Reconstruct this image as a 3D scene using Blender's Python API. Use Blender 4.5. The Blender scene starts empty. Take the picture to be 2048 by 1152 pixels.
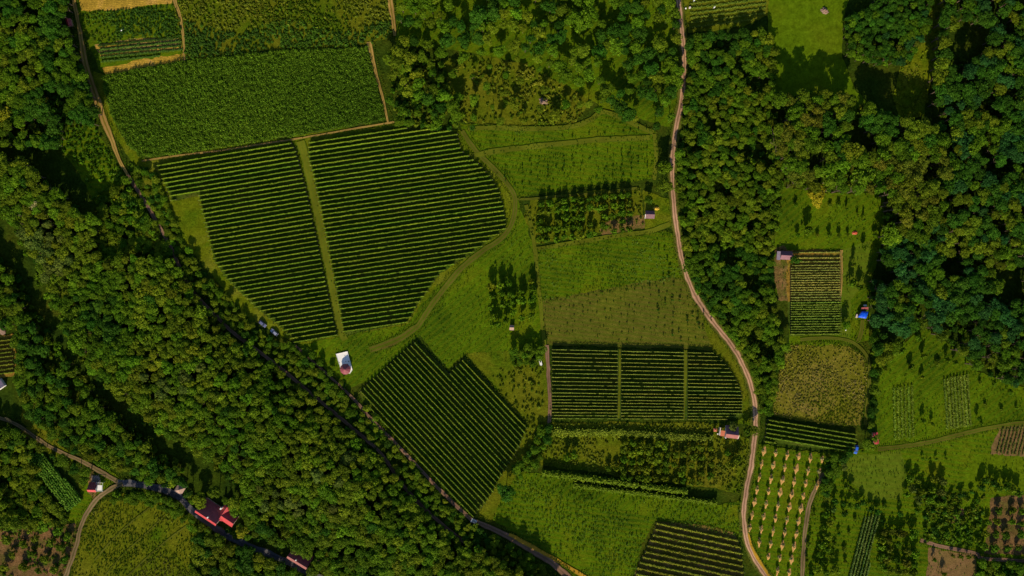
import bpy, bmesh, math, random
import numpy as np
from mathutils import Vector

# ------------------------------------------------------------------ camera, sky, sun, exposure
sc = bpy.context.scene
COL = sc.collection
S = 0.25            # metres on the ground per map unit (map: x to the east, y to the south)
CAMH = 400.0        # drone height
cam = bpy.data.cameras.new('drone_camera')
cam.sensor_width = 36.0
cam.lens = 18.0 / (256.0 / CAMH)
cam.clip_start = 1.0
cam.clip_end = 6000.0
cam_o = bpy.data.objects.new('drone_camera', cam)
cam_o.location = (0, 0, CAMH)
COL.objects.link(cam_o)
sc.camera = cam_o

SUN_EL, SHADOW_AZ = 29.0, 6.0      # shadows fall up the picture, a little to the right
world = bpy.data.worlds.new('World')
sc.world = world
world.use_nodes = True
wn = world.node_tree
sky = wn.nodes.new('ShaderNodeTexSky')
sky.sky_type = 'NISHITA'
sky.sun_disc = False
sky.sun_elevation = math.radians(SUN_EL)
sky.sun_rotation = math.radians(180 + SHADOW_AZ)
sky.air_density = 1.0
sky.dust_density = 0.6
sky.ozone_density = 3.0
wn.links.new(sky.outputs[0], wn.nodes['Background'].inputs[0])
wn.nodes['Background'].inputs[1].default_value = 0.10
sun = bpy.data.lights.new('sun', 'SUN')
sun.energy = 5.0
sun.angle = math.radians(0.5)
sun.color = (1.0, 0.87, 0.63)
sun_o = bpy.data.objects.new('sun', sun)
COL.objects.link(sun_o)
el, az = math.radians(SUN_EL), math.radians(SHADOW_AZ)
sun_o.rotation_euler = Vector((math.sin(az) * math.cos(el), math.cos(az) * math.cos(el), -math.sin(el))).to_track_quat('-Z', 'Y').to_euler()
sun_o.location = (0, -200, 300)
sc.view_settings.view_transform = 'Standard'
sc.view_settings.look = 'None'
sc.view_settings.exposure = 0.2
sc.view_settings.gamma = 1.0
sc.view_settings.use_curve_mapping = False

rng = np.random.default_rng(7)
random.seed(7)

# ------------------------------------------------------------------ helpers
def W(x, y, z=0.0):
    return ((x - 1024.0) * S, (576.0 - y) * S, z)

def Wl(x, y, h):
    """ground point under something whose top, h metres up, is seen over map point x, y"""
    k = (CAMH - h) / CAMH
    return ((x - 1024.0) * S * k, (576.0 - y) * S * k, 0.0)

def tag(o, label=None, cat=None, group=None, kind=None):
    if label: o['label'] = label
    if cat: o['category'] = cat
    if group: o['group'] = group
    if kind: o['kind'] = kind
    return o

def empty(name, loc=(0, 0, 0), rz=0.0):
    o = bpy.data.objects.new(name, None)
    o.location = loc
    o.rotation_euler = (0, 0, rz)
    o.empty_display_size = 0.5
    COL.objects.link(o)
    return o

def mobj(name, me, parent=None):
    o = bpy.data.objects.new(name, me)
    COL.objects.link(o)
    if parent is not None:
        o.parent = parent
    return o

def pymesh(name, verts, faces, mat=None, smooth=False):
    me = bpy.data.meshes.new(name)
    me.from_pydata([tuple(v) for v in verts], [], faces)
    if mat: me.materials.append(mat)
    if smooth:
        for p in me.polygons: p.use_smooth = True
    me.update()
    return me

def quads_mesh(name, Q, mat, lf=None):
    """Q: n x 4 x 3 corner points, lf: one value for each quad"""
    n = len(Q)
    me = bpy.data.meshes.new(name)
    me.vertices.add(n * 4)
    me.vertices.foreach_set('co', np.ascontiguousarray(Q, dtype=np.float32).ravel())
    me.loops.add(n * 4)
    me.loops.foreach_set('vertex_index', np.arange(n * 4, dtype=np.int32))
    me.polygons.add(n)
    me.polygons.foreach_set('loop_start', np.arange(0, n * 4, 4, dtype=np.int32))
    me.polygons.foreach_set('loop_total', np.full(n, 4, dtype=np.int32))
    if lf is not None:
        a = me.attributes.new('lf', 'FLOAT', 'POINT')
        a.data.foreach_set('value', np.repeat(np.asarray(lf, dtype=np.float32), 4))
    me.materials.append(mat)
    me.update(calc_edges=True)
    return me

def unit(v):
    return v / np.maximum(np.linalg.norm(v, axis=-1, keepdims=True), 1e-9)

def leaf_quads(c, nrm, size, r, aspect=0.75):
    n = len(c)
    t = unit(np.cross(nrm, r.normal(size=(n, 3))))
    b = np.cross(nrm, t)
    a = size[:, None]
    q = np.stack([c + t * a, c + b * a * aspect + nrm * a * 0.12, c - t * a, c - b * a * aspect - nrm * a * 0.12], axis=1)
    return q

def boxv(x0, x1, y0, y1, z0, z1):
    return [(x0, y0, z0), (x1, y0, z0), (x1, y1, z0), (x0, y1, z0), (x0, y0, z1), (x1, y0, z1), (x1, y1, z1), (x0, y1, z1)]
BOXF = [(0, 3, 2, 1), (4, 5, 6, 7), (0, 1, 5, 4), (1, 2, 6, 5), (2, 3, 7, 6), (3, 0, 4, 7)]

def box(name, parent, mat, x0, x1, y0, y1, z0, z1):
    return mobj(name, pymesh(name, boxv(x0, x1, y0, y1, z0, z1), BOXF, mat), parent)

def cylm(name, mat, r0, r1, z0, z1, n=10, axis='z', smooth=True):
    v, f = [], []
    for k in range(n):
        a = 2 * math.pi * k / n
        v.append((math.cos(a) * r0, math.sin(a) * r0, z0)); v.append((math.cos(a) * r1, math.sin(a) * r1, z1))
    for k in range(n):
        i, j = 2 * k, 2 * ((k + 1) % n)
        f.append((i, j, j + 1, i + 1))
    f.append(tuple(2 * k for k in range(n))[::-1]); f.append(tuple(2 * k + 1 for k in range(n)))
    if axis == 'y': v = [(x, z, y) for x, y, z in v]
    return pymesh(name, v, f, mat)

ONES = 'zero first second third fourth fifth sixth seventh eighth ninth tenth eleventh twelfth thirteenth fourteenth fifteenth sixteenth seventeenth eighteenth nineteenth'.split()
TENS = {20: ('twentieth', 'twenty'), 30: ('thirtieth', 'thirty'), 40: ('fortieth', 'forty'), 50: ('fiftieth', 'fifty'), 60: ('sixtieth', 'sixty')}
def nth(n):
    if n < 20: return ONES[n]
    t = n // 10 * 10
    return TENS[t][0] if n == t else TENS[t][1] + '-' + ONES[n - t]

def inpoly(P, poly):
    x, y = P[:, 0], P[:, 1]
    r = np.zeros(len(P), bool)
    n = len(poly)
    j = n - 1
    for i in range(n):
        xi, yi = poly[i]; xj, yj = poly[j]
        c = ((yi > y) != (yj > y)) & (x < (xj - xi) * (y - yi) / ((yj - yi) or 1e-9) + xi)
        r ^= c
        j = i
    return r

def distline(P, line):
    d = np.full(len(P), 1e9)
    L = np.asarray(line, float)
    for a, b in zip(L[:-1], L[1:]):
        ab = b - a
        t = np.clip(((P - a) @ ab) / max(ab @ ab, 1e-9), 0, 1)
        d = np.minimum(d, np.linalg.norm(P - (a + t[:, None] * ab), axis=1))
    return d

def smooth_line(pts, step=4.0):
    P = [np.array(p, float) for p in pts]
    P = [2 * P[0] - P[1]] + P + [2 * P[-1] - P[-2]]
    out = []
    for i in range(1, len(P) - 2):
        p0, p1, p2, p3 = P[i - 1:i + 3]
        n = max(2, int(np.linalg.norm(p2 - p1) / step))
        for k in range(n):
            t = k / n
            out.append(0.5 * ((2 * p1) + (-p0 + p2) * t + (2 * p0 - 5 * p1 + 4 * p2 - p3) * t * t + (-p0 + 3 * p1 - 3 * p2 + p3) * t ** 3))
    out.append(P[-2])
    return np.array(out)

def wobble(n, r, k=6):
    """smooth random series of length n"""
    m = max(2, n // k + 2)
    c = r.normal(size=m)
    return np.interp(np.linspace(0, m - 1, n), np.arange(m), c)

# ------------------------------------------------------------------ materials
def newmat(name):
    m = bpy.data.materials.new(name)
    m.use_nodes = True
    nt = m.node_tree
    return m, nt, nt.nodes['Principled BSDF']

def ramp(nt, stops):
    r = nt.nodes.new('ShaderNodeValToRGB')
    e = r.color_ramp.elements
    while len(e) < len(stops): e.new(0.5)
    for el_, (p, c) in zip(e, stops):
        el_.position = p
        el_.color = (c[0], c[1], c[2], 1)
    return r

def noise(nt, scale, detail=4, rough=0.55, vec=None, dist=0.0):
    n = nt.nodes.new('ShaderNodeTexNoise')
    n.inputs['Scale'].default_value = scale
    n.inputs['Detail'].default_value = detail
    n.inputs['Roughness'].default_value = rough
    n.inputs['Distortion'].default_value = dist
    if vec is not None: nt.links.new(vec, n.inputs['Vector'])
    return n

def mixc(nt, a, b, f, mode='MIX'):
    m = nt.nodes.new('ShaderNodeMix')
    m.data_type = 'RGBA'
    m.blend_type = mode
    for sock, v in ((m.inputs[0], f), (m.inputs[6], a), (m.inputs[7], b)):
        if hasattr(v, 'links'): nt.links.new(v, sock)
        elif isinstance(v, (int, float)): sock.default_value = v
        else: sock.default_value = (v[0], v[1], v[2], 1)
    return m.outputs[2]

def ground_mat(name, cols, big=0.06, fine=1.2, fine_amt=0.5, bump=0.5, stretch=None, rows=None):
    """broad patches of cols, fine mottling, low relief; rows=(angle, spacing m, colour, amount) for drill lines"""
    m, nt, p = newmat(name)
    g = nt.nodes.new('ShaderNodeNewGeometry')
    vec = g.outputs['Position']
    if stretch:
        mp = nt.nodes.new('ShaderNodeMapping')
        mp.inputs['Rotation'].default_value = (0, 0, stretch[0])
        mp.inputs['Scale'].default_value = (stretch[1], 1, 1)
        nt.links.new(vec, mp.inputs['Vector'])
        vec = mp.outputs[0]
    nb = noise(nt, big, 5, 0.6, vec, 0.4)
    k = len(cols)
    rp = ramp(nt, [(0.32 + 0.36 * i / max(1, k - 1), c) for i, c in enumerate(cols)])
    nt.links.new(nb.outputs[0], rp.inputs[0])
    nf = noise(nt, fine, 6, 0.7, vec)
    rf = ramp(nt, [(0.3, (1 - fine_amt,) * 3), (0.7, (1 + fine_amt,) * 3)])
    nt.links.new(nf.outputs[0], rf.inputs[0])
    c = mixc(nt, rp.outputs[0], rf.outputs[0], 1.0, 'MULTIPLY')
    nm = noise(nt, 0.35, 4, 0.6, vec)
    rm = ramp(nt, [(0.35, (0.8,) * 3), (0.65, (1.2,) * 3)])
    nt.links.new(nm.outputs[0], rm.inputs[0])
    c = mixc(nt, c, rm.outputs[0], 1.0, 'MULTIPLY')
    if rows:
        wv = nt.nodes.new('ShaderNodeTexWave')
        mp = nt.nodes.new('ShaderNodeMapping')
        mp.inputs['Rotation'].default_value = (0, 0, rows[0])
        nt.links.new(g.outputs['Position'], mp.inputs['Vector'])
        nt.links.new(mp.outputs[0], wv.inputs['Vector'])
        wv.bands_direction = 'Y'
        wv.inputs['Scale'].default_value = 0.314 / rows[1]
        wv.inputs['Distortion'].default_value = 1.2
        wv.inputs['Detail'].default_value = 3
        wv.inputs['Detail Scale'].default_value = 2.0
        rr = ramp(nt, [(0.35, (0,) * 3), (0.8, (rows[3],) * 3)])
        nt.links.new(wv.outputs[0], rr.inputs[0])
        c = mixc(nt, c, rows[2], rr.outputs[0])
    nt.links.new(c, p.inputs['Base Color'])
    p.inputs['Roughness'].default_value = 0.9
    p.inputs['Specular IOR Level'].default_value = 0.0
    bp = nt.nodes.new('ShaderNodeBump')
    bp.inputs['Strength'].default_value = bump
    bp.inputs['Distance'].default_value = 0.5
    nt.links.new(nf.outputs[0], bp.inputs['Height'])
    nt.links.new(bp.outputs[0], p.inputs['Normal'])
    return m

def road_mat(name, track, middle, edge, tracks=0.52, bump=0.3, tw=0.2, m0=0.12, e1=0.95):
    """wheel tracks worn along both sides of a grassy or stony middle (UV: x along, y across)"""
    m, nt, p = newmat(name)
    uv = nt.nodes.new('ShaderNodeUVMap')
    sx = nt.nodes.new('ShaderNodeSeparateXYZ')
    nt.links.new(uv.outputs[0], sx.inputs[0])
    g = nt.nodes.new('ShaderNodeNewGeometry')
    n1 = noise(nt, 0.5, 4, 0.6, g.outputs['Position'])
    ma = nt.nodes.new('ShaderNodeMath'); ma.operation = 'MULTIPLY_ADD'
    ma.inputs[1].default_value = 0.5; ma.inputs[2].default_value = -0.25
    nt.links.new(n1.outputs[0], ma.inputs[0])
    ad = nt.nodes.new('ShaderNodeMath'); ad.operation = 'ADD'
    nt.links.new(sx.outputs[1], ad.inputs[0]); nt.links.new(ma.outputs[0], ad.inputs[1])
    ab = nt.nodes.new('ShaderNodeMath'); ab.operation = 'ABSOLUTE'
    nt.links.new(ad.outputs[0], ab.inputs[0])
    rp = ramp(nt, [(m0, middle), (tracks - tw, track), (tracks + tw, track), (e1, edge)])
    nt.links.new(ab.outputs[0], rp.inputs[0])
    nf = noise(nt, 2.5, 6, 0.75, g.outputs['Position'])
    rf = ramp(nt, [(0.3, (0.68,) * 3), (0.7, (1.3,) * 3)])
    nt.links.new(nf.outputs[0], rf.inputs[0])
    n2 = noise(nt, 0.08, 3, 0.6, g.outputs['Position'])
    r2 = ramp(nt, [(0.35, (0.75,) * 3), (0.65, (1.2,) * 3)])
    nt.links.new(n2.outputs[0], r2.inputs[0])
    c = mixc(nt, rp.outputs[0], rf.outputs[0], 1.0, 'MULTIPLY')
    c = mixc(nt, c, r2.outputs[0], 1.0, 'MULTIPLY')
    nt.links.new(c, p.inputs['Base Color'])
    p.inputs['Roughness'].default_value = 0.9
    p.inputs['Specular IOR Level'].default_value = 0.03
    bp = nt.nodes.new('ShaderNodeBump')
    bp.inputs['Strength'].default_value = bump
    bp.inputs['Distance'].default_value = 0.15
    nt.links.new(nf.outputs[0], bp.inputs['Height'])
    nt.links.new(bp.outputs[0], p.inputs['Normal'])
    return m

def plain_mat(name, col, rough=0.6, var=0.15, scale=1.5, bump=0.0, metal=0.0, wave=None, spec=0.4):
    m, nt, p = newmat(name)
    tc = nt.nodes.new('ShaderNodeTexCoord')
    n = noise(nt, scale, 6, 0.65, tc.outputs['Object'])
    r = ramp(nt, [(0.3, tuple(v * (1 - var) for v in col)), (0.7, tuple(v * (1 + var) for v in col))])
    nt.links.new(n.outputs[0], r.inputs[0])
    nt.links.new(r.outputs[0], p.inputs['Base Color'])
    p.inputs['Roughness'].default_value = rough
    p.inputs['Metallic'].default_value = metal
    p.inputs['Specular IOR Level'].default_value = spec
    h = n.outputs[0]
    if wave:
        wv = nt.nodes.new('ShaderNodeTexWave')
        wv.bands_direction = wave[0]
        wv.inputs['Scale'].default_value = wave[1]
        wv.inputs['Distortion'].default_value = 0.4
        nt.links.new(tc.outputs['Object'], wv.inputs['Vector'])
        h = wv.outputs[0]
    if bump or wave:
        bp = nt.nodes.new('ShaderNodeBump')
        bp.inputs['Strength'].default_value = bump or 0.4
        bp.inputs['Distance'].default_value = 0.08
        nt.links.new(h, bp.inputs['Height'])
        nt.links.new(bp.outputs[0], p.inputs['Normal'])
    return m

def make_leaf_mat():
    m, nt, p = newmat('leaves')
    a = nt.nodes.new('ShaderNodeAttribute'); a.attribute_type = 'INSTANCER'; a.attribute_name = 'tint'
    l = nt.nodes.new('ShaderNodeAttribute'); l.attribute_type = 'GEOMETRY'; l.attribute_name = 'lf'
    r = ramp(nt, [(0.0, (0.50, 0.60, 0.7)), (0.5, (0.85, 1.0, 1.0)), (0.8, (1.14, 1.28, 1.5)), (1.0, (1.8, 1.7, 2.2))])  # upper stops paint pale sunlit highlights into the leaf tone
    nt.links.new(l.outputs['Fac'], r.inputs[0])
    c = mixc(nt, a.outputs['Color'], r.outputs[0], 1.0, 'MULTIPLY')
    nt.links.new(c, p.inputs['Base Color'])
    p.inputs['Roughness'].default_value = 0.55
    p.inputs['Specular IOR Level'].default_value = 0.04
    tr = nt.nodes.new('ShaderNodeBsdfTranslucent')
    nt.links.new(c, tr.inputs['Color'])
    mx = nt.nodes.new('ShaderNodeMixShader')
    mx.inputs[0].default_value = 0.18
    nt.links.new(p.outputs[0], mx.inputs[1]); nt.links.new(tr.outputs[0], mx.inputs[2])
    out = [n for n in nt.nodes if n.type == 'OUTPUT_MATERIAL'][0]
    nt.links.new(mx.outputs[0], out.inputs[0])
    return m

LEAF = make_leaf_mat()
M = {}
GR_B, GR_M, GR_D, GR_Y, GR_O = (0.073, 0.130, 0.003), (0.053, 0.098, 0.003), (0.029, 0.064, 0.003), (0.102, 0.124, 0.004), (0.080, 0.092, 0.005)
SOIL, STRAW, GOLD, TAN = (0.170, 0.078, 0.030), (0.46, 0.27, 0.075), (0.42, 0.26, 0.03), (0.40, 0.235, 0.115)
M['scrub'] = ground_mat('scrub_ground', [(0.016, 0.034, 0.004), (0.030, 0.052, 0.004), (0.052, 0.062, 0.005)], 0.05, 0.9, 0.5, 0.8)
M['grass'] = ground_mat('meadow_ground', [GR_D, GR_M, GR_B, GR_Y], 0.035, 1.3, 0.4, 0.7, rows=(-0.72, 2.6, GR_Y, 0.35))
M['grass_bright'] = ground_mat('bright_meadow_ground', [GR_D, GR_M, GR_B, GR_Y], 0.04, 1.3, 0.4, 0.7, rows=(0.12, 2.4, GR_Y, 0.5))
M['grass_yellow'] = ground_mat('dry_grass_ground', [GR_M, GR_Y, (0.135, 0.145, 0.011)], 0.07, 1.4, 0.4, 0.6)
M['grass_olive'] = ground_mat('olive_grass_ground', [GR_M, (0.098, 0.110, 0.005), (0.118, 0.118, 0.008)], 0.04, 1.2, 0.4, 0.6)
M['mown'] = ground_mat('mown_grass_ground', [(0.060, 0.108, 0.006), (0.085, 0.122, 0.007), (0.075, 0.125, 0.006)], 0.03, 1.6, 0.25, 0.3, rows=(0.05, 3.0, (0.095, 0.12, 0.008), 0.4))
M['flat_olive'] = ground_mat('short_stubble_ground', [(0.066, 0.120, 0.003), (0.078, 0.128, 0.003), (0.092, 0.124, 0.004)], 0.03, 1.2, 0.3, 0.35)
M['harrowed'] = ground_mat('harrowed_ground', [(0.072, 0.090, 0.007), (0.098, 0.092, 0.012), (0.105, 0.108, 0.010)], 0.03, 1.3, 0.3, 0.5, rows=(0.14, 2.2, (0.066, 0.092, 0.006), 0.6))
M['maize_floor'] = ground_mat('maize_floor', [(0.03, 0.05, 0.008), (0.05, 0.06, 0.01)], 0.1, 1.0, 0.4, 0.5)
M['vine_floor'] = ground_mat('vineyard_floor', [(0.03, 0.06, 0.006), (0.052, 0.082, 0.008), (0.075, 0.08, 0.012)], 0.08, 1.6, 0.4, 0.5)
M['brown_floor'] = ground_mat('red_brown_soil', [(0.075, 0.075, 0.014), (0.135, 0.078, 0.03), (0.19, 0.10, 0.042)], 0.12, 1.4, 0.4, 0.6)
M['vine_soil'] = ground_mat('vineyard_soil', [(0.09, 0.085, 0.01), (0.13, 0.095, 0.018), (0.19, 0.11, 0.04)], 0.15, 1.4, 0.4, 0.6)
M['dry_floor'] = ground_mat('dry_crop_ground', [(0.105, 0.118, 0.005), (0.15, 0.13, 0.014), (0.20, 0.145, 0.035)], 0.05, 1.3, 0.45, 0.7, rows=(0.4, 1.8, (0.11, 0.11, 0.008), 0.5))
M['gold_floor'] = ground_mat('golden_soil', [(0.17, 0.11, 0.02), (0.24, 0.14, 0.022), (0.14, 0.13, 0.014)], 0.12, 1.4, 0.4, 0.6)
M['straw_strip'] = ground_mat('straw_stubble', [(0.27, 0.17, 0.02), GOLD, (0.5, 0.28, 0.06)], 0.12, 1.4, 0.45, 0.6, rows=(-0.08, 0.9, (0.2, 0.14, 0.02), 0.6))
M['tan_bed'] = ground_mat('garden_bed_soil', [(0.14, 0.11, 0.02), (0.33, 0.21, 0.06), (0.40, 0.24, 0.07)], 0.12, 1.3, 0.45, 0.6, rows=(-0.08, 0.9, (0.05, 0.08, 0.01), 0.8))
M['pink_soil'] = ground_mat('pinkish_tilled_soil', [(0.13, 0.09, 0.03), (0.185, 0.105, 0.045), (0.16, 0.105, 0.035)], 0.08, 1.4, 0.3, 0.5, rows=(1.55, 0.9, (0.16, 0.10, 0.035), 0.6))
M['bare'] = ground_mat('bare_patch_soil', [(0.085, 0.095, 0.012), (0.15, 0.095, 0.03), (0.20, 0.115, 0.04)], 0.2, 1.4, 0.4, 0.6)
M['road'] = road_mat('dirt_road', (0.46, 0.27, 0.165), (0.22, 0.12, 0.07), (0.13, 0.105, 0.025), 0.55, tw=0.17, m0=0.1)
M['verge'] = road_mat('road_verge', (0.10, 0.098, 0.016), (0.10, 0.098, 0.016), (0.075, 0.095, 0.009))
M['track'] = road_mat('grass_track', (0.105, 0.086, 0.014), (0.072, 0.096, 0.005), (0.068, 0.104, 0.004), 0.5, tw=0.08, m0=0.22, e1=0.82)
M['earth_track'] = road_mat('earth_track', (0.21, 0.115, 0.075), (0.15, 0.09, 0.05), (0.06, 0.06, 0.012))
M['gold_track'] = road_mat('golden_track', (0.34, 0.205, 0.06), (0.17, 0.13, 0.016), (0.12, 0.115, 0.012))
M['pale_track'] = road_mat('pale_track', (0.205, 0.135, 0.07), (0.11, 0.09, 0.03), (0.065, 0.075, 0.012), 0.6)
M['yellow_strip'] = road_mat('yellow_grass_strip', (0.105, 0.118, 0.007), (0.095, 0.115, 0.007), (0.07, 0.105, 0.006))
M['bank'] = road_mat('orange_bank', (0.38, 0.21, 0.02), (0.40, 0.22, 0.02), (0.22, 0.16, 0.012))
M['asphalt'] = road_mat('asphalt_road', (0.10, 0.095, 0.105), (0.08, 0.075, 0.085), (0.06, 0.06, 0.03))
M['yard'] = ground_mat('concrete_yard', [(0.22, 0.17, 0.15), (0.28, 0.22, 0.19)], 0.2, 1.2, 0.2, 0.2)
M['bark'] = plain_mat('bark', (0.10, 0.07, 0.045), 0.9, 0.3, 3, 0.5)
M['post'] = plain_mat('weathered_post', (0.22, 0.17, 0.12), 0.8, 0.3, 4, 0.3)
M['plaster'] = plain_mat('white_plaster', (0.80, 0.76, 0.72), 0.7, 0.07, 1.0, 0.1)
M['plaster_cream'] = plain_mat('cream_plaster', (0.62, 0.52, 0.40), 0.8, 0.1, 1.0, 0.1)
M['mauve_roof'] = plain_mat('mauve_tile_roof', (0.17, 0.085, 0.10), 0.7, 0.25, 0.9, 0.4, wave=('X', 3.0))
M['red_roof'] = plain_mat('red_roof', (0.50, 0.050, 0.058), 0.55, 0.22, 0.9, 0.4, wave=('X', 3.0))
M['dark_red_shaded_roof'] = plain_mat('dark_red_shaded_roof', (0.30, 0.055, 0.060), 0.6, 0.2, 0.9, 0.4, wave=('X', 3.0))  # back slopes: shade painted into the red; lean-to: its own maroon
M['pink_roof'] = plain_mat('pink_tile_roof', (0.30, 0.105, 0.095), 0.7, 0.25, 0.9, 0.4, wave=('X', 3.0))
M['orange_roof'] = plain_mat('orange_roof', (0.45, 0.115, 0.05), 0.6, 0.15, 0.9, 0.3, wave=('Y', 3.0))
M['maroon'] = plain_mat('maroon_roof', (0.24, 0.055, 0.07), 0.6, 0.2, 1.2, 0.3, wave=('Z', 3.0))
M['lilac_roof'] = plain_mat('lilac_sheet_roof', (0.26, 0.21, 0.28), 0.45, 0.2, 0.9, 0.3, wave=('X', 4.0))
M['purple_shaded_roof'] = plain_mat('purple_shaded_tile_roof', (0.20, 0.085, 0.11), 0.6, 0.2, 0.9, 0.3, wave=('X', 3.0))  # house and roadside shed: back slope's shade painted in; garden shed: purple all over
M['grey_pink'] = plain_mat('grey_pink_roof', (0.42, 0.27, 0.21), 0.8, 0.25, 1.2, 0.4)
M['tarp_blue'] = plain_mat('blue_tarpaulin', (0.004, 0.085, 0.75), 0.4, 0.12, 1.2, 0.4)
M['tarp_red'] = plain_mat('red_tarpaulin', (0.55, 0.10, 0.045), 0.5, 0.2, 2.0, 0.4)
M['white_paint'] = plain_mat('white_paint', (0.80, 0.78, 0.76), 0.4, 0.06, 1.0)
M['trim'] = plain_mat('pale_trim', (0.62, 0.50, 0.42), 0.6, 0.1, 1.0)
M['wood'] = plain_mat('planks', (0.26, 0.15, 0.08), 0.75, 0.3, 3.0, 0.3)
M['straw'] = plain_mat('straw', (0.52, 0.28, 0.085), 0.9, 0.35, 3.0, 0.8)
M['hay'] = plain_mat('yellow_hay', (0.50, 0.33, 0.03), 0.9, 0.3, 3.0, 0.8)
M['brush'] = plain_mat('dead_brush', (0.24, 0.15, 0.11), 0.9, 0.3, 3.0, 0.8)
M['concrete'] = plain_mat('concrete', (0.55, 0.48, 0.44), 0.8, 0.15, 2.0, 0.2)
M['tyre'] = plain_mat('tyre_rubber', (0.02, 0.02, 0.02), 0.8)
M['rim'] = plain_mat('wheel_rim', (0.45, 0.45, 0.47), 0.3, metal=0.9)
M['glass'] = plain_mat('window_glass', (0.02, 0.025, 0.035), 0.08, 0.05, spec=0.8)
M['lamp_glass'] = plain_mat('lamp_glass', (0.75, 0.75, 0.75), 0.15)
M['paint_navy'] = plain_mat('navy_car_paint', (0.16, 0.17, 0.30), 0.15, 0.04, metal=0.3, spec=0.7)
M['paint_grey'] = plain_mat('slate_car_paint', (0.34, 0.35, 0.46), 0.15, 0.04, metal=0.3, spec=0.7)
M['paint_blue'] = plain_mat('bright_blue_car_paint', (0.03, 0.12, 0.62), 0.2, 0.04, spec=0.7)

# ------------------------------------------------------------------ the land
ROADS = []          # (polyline in map units, clear half width in map units)
_z = [0.03]
def nextz():
    _z[0] += 0.005
    return _z[0]

def ragged(poly, amp=2.2, step=6.0, r=None):
    r = r or rng
    out = []
    n = len(poly)
    for i in range(n):
        a, b = np.array(poly[i], float), np.array(poly[(i + 1) % n], float)
        L = np.linalg.norm(b - a)
        k = max(1, int(L / step))
        nrm = np.array([-(b - a)[1], (b - a)[0]]) / max(L, 1e-6)
        w = wobble(k + 1, r, 3) * amp * 0.6 + r.normal(size=k + 1) * amp * 0.35
        w[0] = 0
        for j in range(k):
            out.append(a + (b - a) * j / k + nrm * w[j])
    return out

def sheet(name, poly, mat, label=None, amp=2.2):
    z = nextz()
    P = ragged(poly, amp)
    me = pymesh(name, [W(x, y, z) for x, y in P], [tuple(range(len(P)))[::-1]], M[mat])
    bm = bmesh.new(); bm.from_mesh(me)
    for f in bm.faces:
        if f.normal.z < 0: f.normal_flip()
    bmesh.ops.triangulate(bm, faces=bm.faces[:])
    bm.to_mesh(me); bm.free()
    return tag(mobj(name, me), label, kind='structure')

def ribbon(name, pts, width, mat, label=None, jit=0.12, clear=None, z=None):
    L = smooth_line(pts)
    n = len(L)
    d = np.gradient(L, axis=0)
    nr = unit(np.stack([-d[:, 1], d[:, 0]], 1))
    wd = np.asarray(width if np.ndim(width) else [width] * len(pts), float)
    ww = np.interp(np.linspace(0, 1, n), np.linspace(0, 1, len(wd)), wd) / 2
    wl = ww * (1 + jit * wobble(n, rng, 3)); wr = ww * (1 + jit * wobble(n, rng, 3))
    z = z or nextz()
    V, F, uv = [], [], []
    s = np.concatenate([[0], np.cumsum(np.linalg.norm(np.diff(L, axis=0), axis=1))]) * S
    NX = 5
    for i in range(n):
        for k in range(NX):
            t = k / (NX - 1) * 2 - 1
            p = L[i] + nr[i] * (t * (wr[i] if t > 0 else wl[i]))
            V.append(W(p[0], p[1], z)); uv.append((s[i], t))
    for i in range(n - 1):
        for k in range(NX - 1):
            a = i * NX + k
            F.append((a, a + 1, a + NX + 1, a + NX))
    me = pymesh(name, V, F, M[mat])
    ul = me.uv_layers.new(name='UVMap')
    for lp in me.loops: ul.data[lp.index].uv = uv[lp.vertex_index]
    bm = bmesh.new(); bm.from_mesh(me)
    for f in bm.faces:
        if f.normal.z < 0: f.normal_flip()
    bm.to_mesh(me); bm.free()
    if clear is not None: ROADS.append((L, clear))
    return tag(mobj(name, me), label, kind='structure')

g = 2600.0
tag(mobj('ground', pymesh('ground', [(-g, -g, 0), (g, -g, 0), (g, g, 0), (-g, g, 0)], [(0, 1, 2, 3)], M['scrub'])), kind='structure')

MAIZE = [(205, 152), (300, 134), (368, 123), (560, 101), (735, 95), (752, 160), (772, 240), (690, 254), (600, 270), (450, 294), (285, 316), (255, 288), (230, 245), (212, 195)]
WEEDY = [(352, -60), (770, -60), (778, 0), (786, 62), (775, 78), (735, 90), (560, 98), (368, 120), (360, 60), (345, 0)]
TOPSTRIPS = [(140, -60), (350, -60), (345, 0), (360, 60), (368, 122), (300, 134), (212, 150), (195, 130), (165, 60), (148, 10)]
V1L = [(316, 331), (583, 284), (592, 300), (614, 384), (649, 551), (675, 671), (592, 688), (575, 667), (549, 644), (512, 614), (457, 561), (430, 521), (417, 467), (405, 417), (398, 390), (345, 402)]
V1R = [(621, 284), (782, 257), (884, 258), (914, 265), (922, 302), (945, 317), (975, 347), (997, 380), (1009, 424), (1012, 461), (992, 472), (945, 507), (879, 547), (859, 577), (832, 614), (824, 631), (814, 645), (689, 671), (672, 571), (655, 484), (637, 391), (618, 313)]
V2P = [(716, 786), (833, 681), (899, 747), (931, 714), (1054, 852), (1040, 890), (1018, 925), (1000, 955), (985, 985), (960, 1018), (946, 1032), (905, 992), (850, 935), (780, 858)]
V3P = [(1105, 694), (1240, 697), (1428, 704), (1455, 735), (1475, 770), (1484, 800), (1482, 836), (1455, 838), (1103, 838)]
V4P = [(1532, 838), (1712, 868), (1706, 906), (1660, 900), (1528, 882)]
STRAWP = [(1506, 886), (1655, 908), (1648, 950), (1622, 1000), (1608, 1060), (1600, 1200), (1560, 1200), (1530, 1130), (1500, 1085), (1493, 1000), (1503, 930)]
V6P = [(1315, 1042), (1420, 1052), (1470, 1066), (1482, 1100), (1492, 1200), (1250, 1200), (1272, 1140)]
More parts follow.
